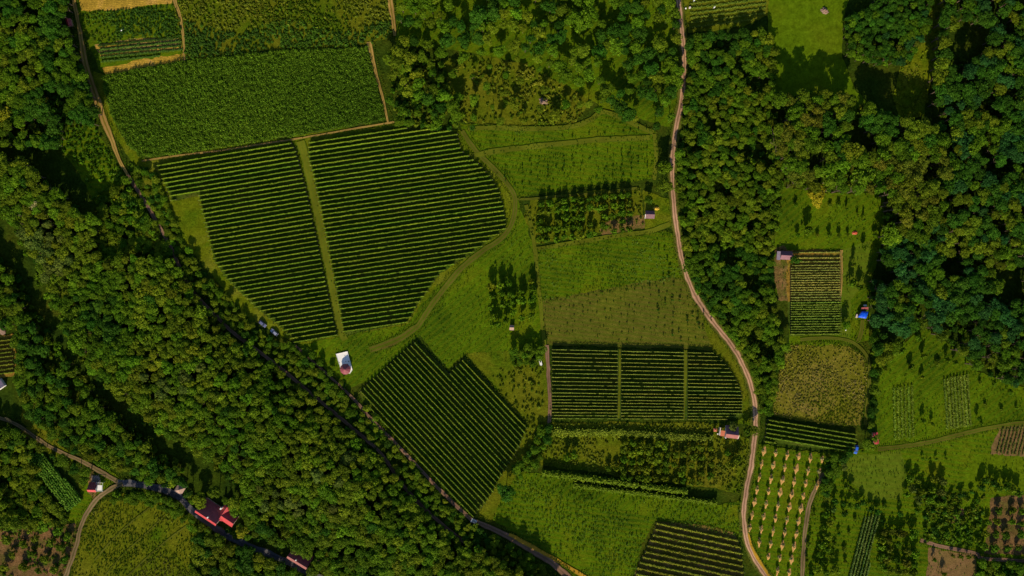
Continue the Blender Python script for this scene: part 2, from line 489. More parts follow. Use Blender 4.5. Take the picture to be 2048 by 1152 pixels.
M1P = [(920, 246), (1040, 254), (1150, 250), (1178, 240), (1206, 219), (1240, 234), (1312, 262), (1314, 300), (1310, 355), (1200, 370), (1120, 380), (1030, 394), (1008, 362), (970, 318), (930, 276)]
M2P = [(1074, 500), (1160, 486), (1330, 462), (1350, 470), (1360, 530), (1372, 556), (1080, 606)]
M3P = [(1080, 602), (1340, 553), (1375, 556), (1400, 600), (1440, 655), (1470, 700), (1095, 690), (1086, 640)]
M4P = [(1032, 396), (1052, 440), (1066, 490), (1074, 560), (1084, 650), (1092, 700), (1098, 720), (1040, 730), (960, 715), (932, 706), (896, 738), (840, 670), (740, 760), (700, 775), (640, 730), (592, 690), (690, 672), (816, 648), (870, 575), (930, 530), (1015, 470)]
M5P = [(1035, 945), (1086, 950), (1200, 972), (1430, 1010), (1488, 1000), (1484, 1050), (1490, 1075), (1310, 1040), (1280, 1100), (1262, 1200), (1180, 1200), (1110, 1120), (1020, 1062), (985, 1040), (1000, 1000)]
M6P = [(150, 1085), (168, 1040), (205, 1000), (245, 985), (310, 1000), (360, 1020), (400, 1060), (390, 1110), (370, 1200), (140, 1200)]
DRYP = [(1578, 690), (1640, 684), (1695, 690), (1728, 714), (1737, 750), (1722, 852), (1660, 850), (1548, 832), (1546, 800), (1560, 740)]
O1P = [(1060, 400), (1200, 380), (1282, 376), (1286, 448), (1180, 470), (1070, 490), (1048, 430)]
O3P = [(1085, 845), (1440, 846), (1500, 880), (1496, 940), (1484, 990), (1430, 975), (1376, 970), (1082, 930), (1070, 890)]
BRN6 = [(-60, 1052), (40, 1058), (100, 1050), (150, 1045), (158, 1075), (148, 1110), (118, 1200), (-60, 1200)]
GARD = [(1562, 372), (1640, 385), (1768, 388), (1768, 470), (1742, 560), (1738, 680), (1700, 690), (1578, 690), (1578, 600), (1550, 590), (1548, 490), (1560, 430)]
EAST = [(1640, 905), (1760, 895), (1850, 884), (1940, 862), (2130, 836), (2130, 1230), (1606, 1230), (1612, 1040), (1640, 960)]
EAST2 = [(1745, 700), (1800, 690), (1850, 655), (1900, 690), (1960, 745), (2060, 780), (2130, 800), (2130, 850), (1940, 868), (1850, 892), (1755, 902), (1735, 850), (1745, 760)]
CLEAR_T = [(1535, -60), (1720, -60), (1690, 20), (1684, 110), (1710, 180), (1760, 230), (1700, 240), (1560, 220), (1535, 140)]
CLEAR_R = [(1800, 130), (1833, 100), (1858, 50), (1868, -60), (1890, -60), (1884, 60), (1862, 150), (1850, 230), (1800, 240), (1785, 190)]
CLEAR_W = [(138, 246), (190, 252), (218, 300), (250, 352), (234, 400), (192, 408), (150, 335), (120, 292)]

sheet('meadow', [(180, 140), (210, 150), (290, 318), (585, 275), (600, 268), (775, 244), (790, 250), (930, 262), (985, 325), (1035, 400), (1025, 470), (880, 580), (820, 655), (700, 780), (620, 700), (500, 640), (330, 440), (270, 330), (215, 250)], 'grass_yellow', 'yellowish grass headland round the great vineyard')
sheet('meadow', CLEAR_W, 'grass_bright', 'bright green clearing inside the wood beside the golden track')
sheet('crop_field', TOPSTRIPS, 'grass', 'garden strips above the maize field')
sheet('crop_field', [(150, -60), (350, -60), (346, 6), (290, 12), (240, 20), (162, 22)], 'straw_strip', 'golden stubble strip')
sheet('crop_field', [(189, 90), (240, 80), (300, 76), (364, 80), (366, 98), (290, 106), (200, 108)], 'tan_bed', 'tan garden bed rows')
sheet('crop_field', [(190, 92), (285, 76), (286, 82), (192, 99)], 'straw_strip', 'narrow golden strip among the garden beds', 1.2)
sheet('crop_field', [(200, 110), (366, 92), (367, 97), (202, 116)], 'straw_strip', 'narrow golden strip among the garden beds', 1.2)
sheet('crop_field', [(204, 136), (260, 124), (366, 106), (369, 122), (300, 134), (212, 149)], 'straw_strip', 'golden stubble strip beside the maize')
sheet('crop_field', WEEDY, 'grass_olive', 'tall weedy field')
sheet('crop_field', MAIZE, 'maize_floor', 'soil under the maize')
sheet('meadow', [(880, 120), (960, 110), (1060, 130), (1140, 150), (1180, 200), (1150, 246), (1040, 252), (930, 244), (900, 200)], 'grass_olive', 'scrubby olive clearing')
sheet('meadow', [(792, -60), (1348, -60), (1356, 60), (1362, 130), (1354, 210), (1340, 255), (1206, 216), (1150, 180), (1040, 125), (880, 95), (792, 90)], 'grass', 'grass between the trees of the north wood')
sheet('meadow', M1P, 'grass_bright', 'bright sapling meadow')
sheet('meadow', M4P, 'grass', 'meadow between the vineyards')
sheet('meadow', [(1090, 700), (1100, 720), (1098, 840), (1086, 900), (1040, 960), (985, 1040), (948, 1034), (1020, 925), (1054, 850), (1000, 790), (960, 740), (932, 706)], 'grass_olive', 'olive meadow beside the diagonal vineyard')
sheet('meadow', M2P, 'grass_bright', 'flowering meadow beside the dirt road')
sheet('crop_field', M3P, 'harrowed', 'harrowed plot with saplings')
sheet('meadow', [(1375, 556), (1412, 620), (1470, 680), (1506, 770), (1512, 850), (1450, 850), (1484, 836), (1484, 800), (1428, 704)], 'grass_olive', 'grass verge beside the dirt road')
sheet('meadow', O1P, 'grass_olive', 'orchard grass')
sheet('bare_patch', [(1200, 455), (1222, 440), (1290, 430), (1296, 452), (1230, 470), (1205, 474)], 'bare')
sheet('meadow', [(1286, 380), (1345, 400), (1350, 452), (1290, 460)], 'grass_yellow', 'worn grass round the roadside shed')
sheet('crop_field', O3P, 'grass_olive', 'orchard grass below the wide vineyard')
sheet('meadow', M5P, 'grass_bright', 'bright meadow at the bottom')
sheet('meadow', [(1030, 940), (1090, 950), (1200, 972), (1430, 1010), (1486, 1010), (1484, 1048), (1320, 1035), (1180, 1008), (1060, 975)], 'grass', 'mown strip below the hedges')
sheet('meadow', M6P, 'grass_olive', 'olive field inside the road bend')
sheet('meadow', [(120, 1030), (168, 975), (205, 930), (240, 958), (200, 985), (165, 1035), (150, 1050)], 'grass_bright', 'lawn beside the cottage')
sheet('bare_patch', [(174, 948), (186, 940), (194, 955), (196, 985), (186, 998), (176, 985)], 'bare', 'bare earth round the cottage')
sheet('yard', [(183, 951), (199, 949), (202, 975), (184, 976)], 'yard', 'concrete yard behind the cottage', 0.8)
sheet('crop_field', BRN6, 'brown_floor', 'red-brown orchard soil')
sheet('meadow', [(30, 868), (60, 850), (110, 880), (160, 915), (140, 925), (60, 890)], 'grass_olive')
sheet('meadow', [(45, 815), (90, 845), (130, 868), (115, 882), (70, 862), (42, 840)], 'grass_olive', 'terraced grass strip')
sheet('crop_field', DRYP, 'dry_floor', 'dry crop field')
sheet('meadow', GARD, 'grass', 'garden clearing in the east wood')
sheet('meadow', [(1682, 500), (1742, 480), (1738, 560), (1700, 600), (1700, 690), (1684, 690)], 'mown', 'mown path beside the garden vineyard')
sheet('bare_patch', [(1548, 498), (1566, 490), (1580, 520), (1580, 600), (1556, 600), (1548, 560)], 'bare', 'reddish bare yard')
sheet('crop_field', [(1572, 500), (1681, 500), (1680, 602), (1575, 604)], 'gold_floor', 'golden soil of the garden vineyard')
sheet('crop_field', [(1575, 604), (1680, 602), (1678, 670), (1580, 672)], 'vine_floor', 'green floor of the garden vineyard')
sheet('meadow', EAST2, 'grass', 'meadow above the grey grass track')
sheet('meadow', EAST, 'grass_bright', 'meadow below the grey grass track')
sheet('meadow', [(1690, 915), (1800, 900), (1812, 940), (1800, 1000), (1740, 1000), (1690, 950)], 'mown', 'mown meadow')
sheet('meadow', [(1950, 912), (2130, 905), (2130, 980), (1975, 982), (1925, 975)], 'flat_olive', 'smooth olive stubble plot')
sheet('crop_field', [(1850, 990), (1970, 985), (1962, 1030), (1960, 1095), (1846, 1090)], 'grass', 'weedy allotment')
sheet('bare_patch', [(1908, 1010), (1928, 1018), (1922, 1050), (1900, 1046)], 'bare')
sheet('crop_field', [(1982, 995), (2130, 985), (2130, 1110), (1968, 1108)], 'brown_floor', 'red-brown orchard plot')
sheet('crop_field', [(1856, 1095), (1952, 1108), (1948, 1200), (1850, 1200)], 'pink_soil', 'tilled pinkish plot')
sheet('crop_field', [(1998, 852), (2130, 842), (2130, 922), (1980, 908)], 'pink_soil', 'tilled pinkish vine plot')
sheet('meadow', CLEAR_T, 'flat_olive', 'bright clearing at the top')
sheet('meadow', CLEAR_R, 'grass_yellow', 'narrow ride in the wood')
sheet('crop_field', [(1368, -60), (1540, -60), (1535, 30), (1480, 56), (1376, 66), (1370, 30)], 'grass_olive', 'striped garden beds at the top')
sheet('crop_field', V1L, 'vine_floor', 'floor of the great vineyard', 1.0)
sheet('crop_field', V1R, 'vine_floor', 'floor of the great vineyard', 1.0)
sheet('crop_field', V2P, 'vine_floor', 'floor of the diagonal vineyard', 1.0)
sheet('crop_field', V3P, 'vine_floor', 'floor of the wide vineyard', 1.0)
sheet('crop_field', V4P, 'vine_floor', 'floor of the small dark vineyard', 1.0)
sheet('meadow', STRAWP, 'grass_bright', 'lawn under the straw-mulched rows')
sheet('crop_field', V6P, 'vine_soil', 'red-brown soil of the bottom vineyard', 1.5)
sheet('crop_field', [(-60, 676), (30, 668), (34, 720), (28, 752), (-60, 765)], 'gold_floor', 'soil of the edge vineyard')
sheet('crop_field', [(52, 912), (85, 900), (168, 998), (132, 1026)], 'maize_floor', 'soil under the maize rows')

# paths and roads
ribbon('path', [(778, -60), (780, 0), (786, 40), (790, 72)], [13, 13, 11, 6], 'gold_track', 'golden mown path at the top', clear=8)
ribbon('path', [(738, 84), (748, 130), (764, 190), (777, 248)], [12, 6, 5, 4], 'gold_track', 'golden path beside the maize', clear=8)
ribbon('path', [(346, -60), (350, 0), (360, 30), (367, 75), (369, 122)], [8, 8, 6, 5, 4], 'gold_track', 'golden path between garden strips', clear=5)
ribbon('path', [(138, -60), (150, 10), (160, 60), (172, 130), (190, 185), (206, 235), (222, 275), (240, 322), (258, 352)], [8, 8, 8, 10, 13, 15, 13, 8, 5], 'gold_track', 'golden farm track beside the maize', clear=8)
ribbon('path', [(284, 322), (360, 311), (450, 300), (540, 286), (610, 275), (700, 259), (790, 244)], 3.4, 'gold_track', 'thin tan strip between maize and vineyard')
ribbon('path', [(602, 282), (612, 320), (626, 380), (645, 470), (662, 560), (680, 655), (690, 680)], [17, 17, 18, 18, 17, 15, 14], 'yellow_strip', 'grass alley through the great vineyard')
ribbon('path', [(924, 262), (950, 300), (985, 335), (1012, 365), (1030, 396), (1026, 440), (1006, 474), (968, 500), (925, 535), (890, 575), (860, 615), (832, 655), (790, 682), (740, 700)], [9, 10, 10, 10, 10, 10, 11, 12, 12, 12, 12, 15, 18, 14], 'track', 'brown grass track curving round the great vineyard', clear=9)
ribbon('path', [(1030, 398), (1060, 398), (1120, 392), (1200, 386), (1275, 376)], 5, 'track', 'faint path above the orchard')
ribbon('path', [(1052, 410), (1062, 450), (1070, 500), (1076, 560), (1084, 640), (1090, 700)], 8, 'yellow_strip', 'grass path beside the flowering meadow')
ribbon('path', [(1072, 498), (1140, 487), (1230, 472), (1300, 462), (1340, 448)], 9, 'yellow_strip', 'yellow grass strip below the orchard')
ribbon('path', [(936, 258), (1000, 256), (1060, 258), (1140, 254), (1180, 240), (1206, 224), (1245, 238), (1306, 266)], 10, 'yellow_strip', 'yellow grass edge of the sapling meadow')
ribbon('path', [(940, 312), (1010, 300), (1100, 290), (1200, 280), (1300, 276)], 11, 'yellow_strip', 'yellow grass strip across the sapling meadow')
ribbon('path', [(1308, 268), (1312, 310), (1308, 360)], 8, 'yellow_strip', 'yellow grass edge beside the road hedge')
ribbon('path', [(1240, 697), (1239, 760), (1236, 836)], 5, 'yellow_strip', 'grass alley through the wide vineyard')
ribbon('path', [(1371, 700), (1370, 760), (1366, 838)], 6, 'yellow_strip', 'grass alley through the wide vineyard')
ribbon('path', [(1094, 690), (1096, 740), (1100, 800), (1098, 850)], 8, 'earth_track', 'brown path beside the wide vineyard')
ribbon('path', [(1682, 500), (1682, 560), (1678, 604)], 6, 'gold_track', 'golden edge of the garden vineyard')
ribbon('path', [(1600, 679), (1650, 676), (1692, 680), (1718, 694), (1736, 720), (1738, 760), (1730, 850)], [8, 6, 6, 6, 7, 8, 8], 'track', 'track round the dry crop field', clear=7)
ribbon('path', [(1725, 640), (1722, 662), (1716, 684)], 9, 'track', 'worn path below the blue hut', clear=6)
ribbon('path', [(1755, 898), (1800, 893), (1850, 886), (1900, 874), (1940, 864), (2000, 852), (2130, 838)], 10, 'track', 'grey grass track', clear=6)
ribbon('path', [(1648, 946), (1632, 975), (1618, 1010), (1610, 1060), (1606, 1110), (1602, 1200)], 9, 'pale_track', 'pale narrow track beside the straw rows', clear=7)
ribbon('path', [(1840, 1080), (1880, 1092), (1950, 1106), (1965, 1116), (2060, 1122), (2130, 1124)], 8, 'earth_track', 'brown path above the tilled plot', clear=5)
ribbon('path', [(256, 350), (300, 420), (345, 500), (358, 530), (383, 578), (433, 632), (470, 668), (512, 698), (560, 735), (599, 767), (652, 811), (699, 851), (759, 903), (795, 955), (829, 997), (889, 1052), (930, 1085)], 8, 'earth_track', 'shaded earth track through the west wood', clear=7)
ribbon('path', [(590, 690), (640, 735), (700, 790), (745, 840), (800, 895), (850, 948), (905, 1005), (945, 1040)], [5, 5, 6, 7, 7, 7, 8, 9], 'earth_track', 'tan track beside the diagonal vineyard', clear=6)
ribbon('path', [(940, 1037), (1000, 1064), (1060, 1098), (1110, 1130), (1180, 1200)], [9, 12, 14, 14, 14], 'earth_track', 'dark earth track at the bottom', clear=11)
ribbon('path', [(1018, 1068), (1060, 1090), (1110, 1118), (1170, 1154), (1210, 1190)], [8, 9, 7, 8, 7], 'bank', 'orange grass bank beside the track')
ribbon('road', [(-60, 815), (0, 835), (40, 852), (100, 893), (160, 920), (200, 942), (240, 966)], [7, 7, 7, 8, 8, 9, 10], 'pale_track', 'gravel road', clear=9)
ribbon('road', [(236, 964), (290, 970), (350, 988), (385, 1020), (440, 1062), (500, 1092), (560, 1116), (640, 1156), (700, 1190)], 15, 'asphalt', 'asphalt road', clear=8.5)
ribbon('path', [(246, 966), (222, 978), (195, 998), (172, 1030), (160, 1060), (155, 1085), (140, 1130), (115, 1200)], 9, 'pale_track', 'gravel branch track', clear=8)
ribbon('path', [(255, 1152), (300, 1110), (345, 1072), (375, 1050)], 3, 'track', 'faint wheel line across the olive field')
ribbon('path', [(190, 1120), (225, 1080), (262, 1045), (300, 1015)], 3, 'track', 'faint wheel line across the olive field')
ribbon('path', [(210, 1152), (245, 1110), (300, 1060), (330, 1030)], 2.5, 'track', 'faint wheel line across the olive field')
ROAD = [(1353, -60), (1356, 0), (1362, 50), (1368, 110), (1367, 160), (1362, 205), (1352, 255), (1346, 300), (1344, 350), (1347, 400), (1352, 450), (1362, 510), (1378, 565), (1402, 612), (1432, 652), (1466, 695), (1490, 740), (1505, 785), (1511, 830), (1509, 872), (1501, 935), (1490, 990), (1487, 1040), (1496, 1090), (1520, 1135), (1570, 1200)]
ribbon('road_verge', ROAD, 19, 'verge', 'worn grass verge of the dirt road')
ribbon('road', ROAD, [10, 9.5, 10, 9, 11, 10, 9.5, 10.5, 10], 'road', 'pinkish dirt road', jit=0.16, clear=9)
ribbon('bank', [(1496, 1066), (1506, 1100), (1530, 1140), (1560, 1180)], [3, 6, 6, 6], 'bank', 'orange bank of the dirt road')

# ------------------------------------------------------------------ vine rows
POST = pymesh('post', boxv(-0.06, 0.06, -0.06, 0.06, 0, 2.05), BOXF, M['post'])
VG = (0.168, 0.222, 0.011)

def row_mesh(name, L, width, height, dens, leaf, r, base=0.45, core=True, gaps=0.0):
    """a trellised row along local x from 0 to L"""
    n = int(L * dens)
    x = r.uniform(0, L, n)
    if gaps > 0:
        gx = r.uniform(0, L, max(1, int(L * gaps / 2.0)))
        keep = np.min(np.abs(x[:, None] - gx[None, :]), axis=1) > 0.8
        x = x[keep]; n = len(x)
    hh = 1 + 0.10 * np.sin(x * 2.1 + r.uniform(0, 6)) + 0.10 * np.interp(x, np.arange(0, L + 2, 1.0), r.normal(size=len(np.arange(0, L + 2, 1.0))))
    u = r.random(n)
    z = base + (height * hh - base) * (1 - (1 - u) ** 1.6)
    yoff = 0.12 * np.interp(x, np.arange(0, L + 3, 3.0), r.normal(size=len(np.arange(0, L + 3, 3.0))))
    y = yoff + r.normal(size=n) * width * 0.36
    c = np.stack([x, y, z], 1)
    nr = unit(np.stack([r.normal(size=n) * 0.5, np.sign(y - yoff) * 0.6 + r.normal(size=n) * 0.4, 0.7 + r.normal(size=n) * 0.4], 1))
    Q = leaf_quads(c, nr, leaf * r.uniform(0.6, 1.3, n), r)
    wk = 0.16 * np.interp(x, np.arange(0, L + 8, 7.0), r.normal(size=len(np.arange(0, L + 8, 7.0))))
    lf = np.clip(r.normal(0.5, 0.22, n) + wk, 0, 1)
    m2 = int(L * dens * 0.55)
    x2 = r.uniform(0, L, m2)
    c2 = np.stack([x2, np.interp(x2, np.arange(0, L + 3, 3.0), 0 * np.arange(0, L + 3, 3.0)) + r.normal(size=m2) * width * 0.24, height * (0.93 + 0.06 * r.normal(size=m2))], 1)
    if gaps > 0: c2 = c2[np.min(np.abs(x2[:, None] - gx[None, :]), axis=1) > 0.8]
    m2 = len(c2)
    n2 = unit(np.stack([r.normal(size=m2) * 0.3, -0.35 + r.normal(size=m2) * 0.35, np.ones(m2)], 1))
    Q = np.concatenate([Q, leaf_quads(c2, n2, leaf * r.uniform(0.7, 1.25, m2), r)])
    lf = np.concatenate([lf, np.clip(r.normal(0.66, 0.16, m2), 0, 1)])  # top leaves coloured lighter, as if sunlit
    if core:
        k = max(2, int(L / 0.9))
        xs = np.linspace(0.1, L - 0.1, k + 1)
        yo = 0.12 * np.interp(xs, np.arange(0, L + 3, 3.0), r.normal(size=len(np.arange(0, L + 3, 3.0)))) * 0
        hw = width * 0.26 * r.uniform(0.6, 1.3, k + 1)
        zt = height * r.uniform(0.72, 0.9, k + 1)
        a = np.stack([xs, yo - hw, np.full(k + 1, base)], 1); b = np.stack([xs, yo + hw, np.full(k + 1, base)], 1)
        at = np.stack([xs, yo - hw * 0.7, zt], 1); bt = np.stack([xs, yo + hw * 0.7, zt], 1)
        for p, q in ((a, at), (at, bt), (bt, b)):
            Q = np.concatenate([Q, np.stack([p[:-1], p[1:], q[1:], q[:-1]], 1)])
            lf = np.concatenate([lf, np.full(k, 0.25)])  # core coloured darker to stand for shade inside the row
    return quads_mesh(name, Q, LEAF, lf)

def plant_row(a, b, label, group, name='vine_row', cat='vine row', width=0.40, height=2.0, dens=20, leaf=0.20, tint=VG, posts=True, base=0.45, gaps=0.018):
    A, B = Vector(W(*a)), Vector(W(*b))
    d = B - A
    L = d.length
    t = empty(name, A, math.atan2(d.y, d.x))
    o = mobj('foliage', row_mesh('foliage', L, width, height, dens, leaf, rng, base, True, gaps), t)
    v = 1 + 0.10 * rng.normal()
    w = 1 + 0.06 * rng.normal()
    o['tint'] = [tint[0] * v * w, tint[1] * v, tint[2] * v]
    if posts:
        for x in (-0.15, L + 0.15):
            p = mobj('post', POST, t); p.location = (x, 0, 0)
    return tag(t, label, cat, group)

def clip_row(p, d, poly):
    """spans of the line p + t d inside poly"""
    ts = []
    n = len(poly)
    for i in range(n):
        a = np.array(poly[i], float); e = np.array(poly[(i + 1) % n], float) - a
        den = d[0] * e[1] - d[1] * e[0]
        if abs(den) < 1e-9: continue
        w = a - p
        t = (w[0] * e[1] - w[1] * e[0]) / den
        u = (w[0] * d[1] - w[1] * d[0]) / den
        if 0 <= u < 1: ts.append(t)
    ts.sort()
    return [(ts[i], ts[i + 1]) for i in range(0, len(ts) - 1, 2) if ts[i + 1] - ts[i] > 8]

def rows_in(poly, start, step, n, d, lab, group, **kw):
    d = np.array(d, float); d /= np.linalg.norm(d)
    k = 0
    for i in range(n):
        p = np.array(start, float) + np.array(step, float) * i
        sp = clip_row(p, d, poly)
        if not sp: continue
        k += 1
        for j, (t0, t1) in enumerate(sp):
            a, b = p + d * (t0 + rng.uniform(-1, 1.5)), p + d * (t1 + rng.uniform(-1.5, 1))
            x = lab(k, j, len(sp))
            plant_row(a, b, x, group, **kw)

# great vineyard: the two blocks either side of the grass alley
rows_in(V1L, (583, 287.5), (0, 9.25), 60, (1, -0.168), lambda k, j, m: f'{nth(k)} vine row from the top in the great vineyard, shorter block beside the wood', 'vine rows of the great vineyard, wood side')
rows_in(V1R, (640, 283.5), (0, 9.2), 60, (1, -0.150), lambda k, j, m: f'{nth(k)} vine row from the top in the great vineyard, longer block beside the curved track', 'vine rows of the great vineyard, track side')
rows_in(V2P, (717, 789), (6.55, -6.2), 40, (1, 1.055), lambda k, j, m: f'{nth(k)} row counted from the woodland side in the diagonal vineyard below the round house', 'vine rows of the diagonal vineyard', width=0.3, leaf=0.19, dens=20, tint=(0.172, 0.220, 0.013))
V3Y = [143, 178, 218, 260, 298, 338, 378, 418, 458, 495, 533, 573, 605, 640, 670, 702, 735, 768, 800, 830]
V3SEC = (('block beside the brown path', 1104, 1234), ('middle block between the alleys', 1242, 1366), ('block beside the dirt road', 1375, 1490))
for i, v in enumerate(V3Y):
    y0 = 670 + v / 4.995
    sl = 0.022 - 0.016 * i / 19
    xr = np.interp(y0, [698, 712, 730, 750, 772, 790, 826, 831, 836], [1424, 1440, 1456, 1468, 1478, 1482, 1482, 1465, 1452])
    for nm, x0, x1 in V3SEC:
        x1 = min(x1, xr)
        a, b = (x0, y0 + (x0 - 1105) * sl), (x1, y0 + (x1 - 1105) * sl)
        last = i >= 18
        plant_row(a, b, f'{nth(i + 1)} row from the top in the wide vineyard, {nm}', f'wide vineyard rows, {nm}', width=0.13, height=(2.4 if i == 0 else 2.1) if not last else 1.3, leaf=0.15, dens=24, tint=(0.25, 0.265, 0.030), gaps=0.012 if not last else 0.25)
rows_in(V4P, (1535, 838.5), (0, 8.8), 8, (1, 0.17), lambda k, j, m: f'{nth(k)} row from the top in the small dark vineyard above the straw-mulched lawn', 'rows of the small dark vineyard', width=0.5, height=2.3, leaf=0.2, tint=(0.15, 0.205, 0.013))
rows_in(V6P, (1316, 1046), (-5.6, 11.0), 14, (1, 0.215), lambda k, j, m: f'{nth(k)} yellowish vine row from the top in the red-soil vineyard at the bottom edge', 'red-soil vineyard rows', width=0.75, height=1.7, leaf=0.25, dens=16, tint=(0.23, 0.225, 0.016), gaps=0.04)
GV = [(1579, 503), (1680, 501), (1679, 602), (1677, 668), (1584, 668), (1578, 560)]
yy = [130, 188, 228, 265, 293, 318, 345, 372, 395, 422, 445, 470, 497, 522, 548, 572, 600, 628, 655, 680, 702, 724, 748, 772, 797, 825, 852, 878, 905, 930, 957, 985]
for i, v in enumerate(yy):
    y = 480 + v / 5.238
    plant_row((1580 if i > 3 else 1583, y + 0.5), (1679, y - 0.5), f'{nth(i + 1)} {"golden" if i < 18 else "green"} vine row from the top in the garden vineyard by the lilac-roofed shed', 'garden vineyard rows', width=0.42, height=1.15, leaf=0.22, dens=14, base=0.3, tint=(0.27, 0.25, 0.04) if i < 18 else (0.16, 0.21, 0.02), gaps=0.06)
rows_in([(-40, 672), (28, 668), (30, 748), (-40, 760)], (0, 682), (0, 8.2), 9, (1, -0.13), lambda k, j, m: f'{nth(k)} short vine row from the top in the tiny vineyard at the picture\'s west edge', 'edge vineyard rows', width=0.5, height=1.6, leaf=0.22, tint=(0.16, 0.17, 0.012))
rows_in([(52, 912), (85, 900), (168, 998), (132, 1026)], (56, 912), (4.5, -1.9), 9, (1, 1.28), lambda k, j, m: f'{nth(k)} bright maize row from the wood side in the diagonal plot by the cottage', 'maize rows by the cottage', name='maize_row', cat='crop row', posts=False, width=0.9, height=2.0, leaf=0.34, dens=13, base=0.1, tint=(0.10, 0.19, 0.014))
rows_in([(1782, 775), (1826, 768), (1832, 872), (1786, 880)], (1786, 775), (7.2, 0), 8, (0.03, 1), lambda k, j, m: f'{nth(k)} loose row from the west in the plot behind the red shed', 'loose rows behind the red shed', name='crop_row', cat='crop row', posts=False, width=0.8, height=1.2, leaf=0.28, dens=14, base=0.1, tint=(0.16, 0.21, 0.014), gaps=0.2)
rows_in([(1882, 758), (1932, 748), (1944, 852), (1892, 858)], (1886, 752), (6.6, 0), 10, (0.07, 1), lambda k, j, m: f'{nth(k)} upright row from the west in the rectangular plot above the grey grass track', 'rectangular plot rows', name='crop_row', cat='crop row', posts=False, width=0.75, height=1.4, leaf=0.28, dens=16, base=0.1, tint=(0.17, 0.21, 0.02), gaps=0.05)
rows_in([(1724, 1032), (1757, 1026), (1740, 1110), (1728, 1200), (1680, 1200), (1700, 1120)], (1727, 1040), (6.6, 0), 8, (-0.26, 1), lambda k, j, m: f'{nth(k)} dark grey-green row from the west in the slanting plot at the bottom edge', 'slanting plot rows', name='crop_row', cat='crop row', posts=False, width=0.6, height=1.7, leaf=0.24, dens=16, base=0.1, tint=(0.13, 0.185, 0.03))
rows_in([(2002, 856), (2090, 846), (2090, 914), (1984, 906)], (2005, 856), (7.4, 0), 12, (-0.26, 1), lambda k, j, m: f'{nth(k)} olive row from the west on the tilled pinkish plot at the east edge', 'pinkish plot rows', name='crop_row', cat='crop row', posts=False, width=0.7, height=1.0, leaf=0.26, dens=9, base=0.1, tint=(0.13, 0.125, 0.02), gaps=0.2)
rows_in([(1376, -30), (1535, -30), (1530, 28), (1480, 52), (1380, 62)], (1378, -20), (0, 9.5), 12, (1, -0.13), lambda k, j, m: f'{nth(k)} green garden row from the top beside the dirt road\'s upper end', 'striped garden rows', name='crop_row', cat='crop row', posts=False, width=1.1, height=0.8, leaf=0.3, dens=10, base=0.05, tint=(0.13, 0.155, 0.012))
rows_in([(195, 88), (362, 76), (366, 104), (205, 132)], (200, 92), (0, 8.0), 6, (1, -0.10), lambda k, j, m: f'{nth(k)} dark green garden row from the top among the tan beds', 'tan bed rows', name='crop_row', cat='crop row', posts=False, width=1.0, height=0.8, leaf=0.3, dens=9, base=0.05, tint=(0.06, 0.11, 0.012), gaps=0.15)

# clipped hedges below the orchard
def hedge(a, b, label, **kw):
    return plant_row(a, b, label, None, name='hedge', cat='hedge', posts=False, **kw)
hedge((1084, 943), (1372, 981), 'taller dark hedge along the lower edge of the olive orchard', width=2.2, height=3.6, leaf=0.42, dens=34, base=0.1, tint=(0.115, 0.150, 0.006))
hedge((1146, 968), (1432, 1004), 'lower dark hedge running beside the mown strip', width=1.8, height=2.6, leaf=0.40, dens=28, base=0.1, tint=(0.105, 0.150, 0.006))
hedge((1092, 864), (1250, 864), 'yellow-green bushy hedge line below the wide vineyard', width=3.2, height=1.9, leaf=0.42, dens=36, base=0.05, tint=(0.15, 0.175, 0.010))
hedge((1250, 866), (1425, 876), 'olive bushy hedge line leading to the orange and pink house', width=3.0, height=1.9, leaf=0.42, dens=36, base=0.05, tint=(0.13, 0.155, 0.010))

# ------------------------------------------------------------------ buildings
def slab(name, parent, mat, a, b, c, d, th=0.14):
    """roof slope from four corners, thick downwards"""
    P = [Vector(p) for p in (a, b, c, d)]
    n = (P[1] - P[0]).cross(P[3] - P[0]).normalized()
    if n.z < 0: n = -n
    v = P + [p - n * th for p in P]
    me = pymesh(name, v, [(0, 1, 2, 3), (7, 6, 5, 4), (0, 4, 5, 1), (1, 5, 6, 2), (2, 6, 7, 3), (3, 7, 4, 0)], mat)
    bm = bmesh.new(); bm.from_mesh(me); bmesh.ops.recalc_face_normals(bm, faces=bm.faces[:]); bm.to_mesh(me); bm.free()
    return mobj(name, me, parent)

def window(parent, x, y, z, w, h, axis, out):
    """a framed window on a wall facing +-x or +-y"""
    t = 0.05
    if axis == 'y':
        f = box('window', parent, M['white_paint'], x - w / 2, x + w / 2, *sorted((y, y + out * t)), z, z + h)
        box('pane', f, M['glass'], x - w / 2 + 0.08, x + w / 2 - 0.08, *sorted((y + out * (t - 0.01), y + out * (t + 0.012))), z + 0.08, z + h - 0.08)
    else:
        f = box('window', parent, M['white_paint'], *sorted((x, x + out * t)), y - w / 2, y + w / 2, z, z + h)
        box('pane', f, M['glass'], *sorted((x + out * (t - 0.01), x + out * (t + 0.012))), y - w / 2 + 0.08, y + w / 2 - 0.08, z + 0.08, z + h - 0.08)

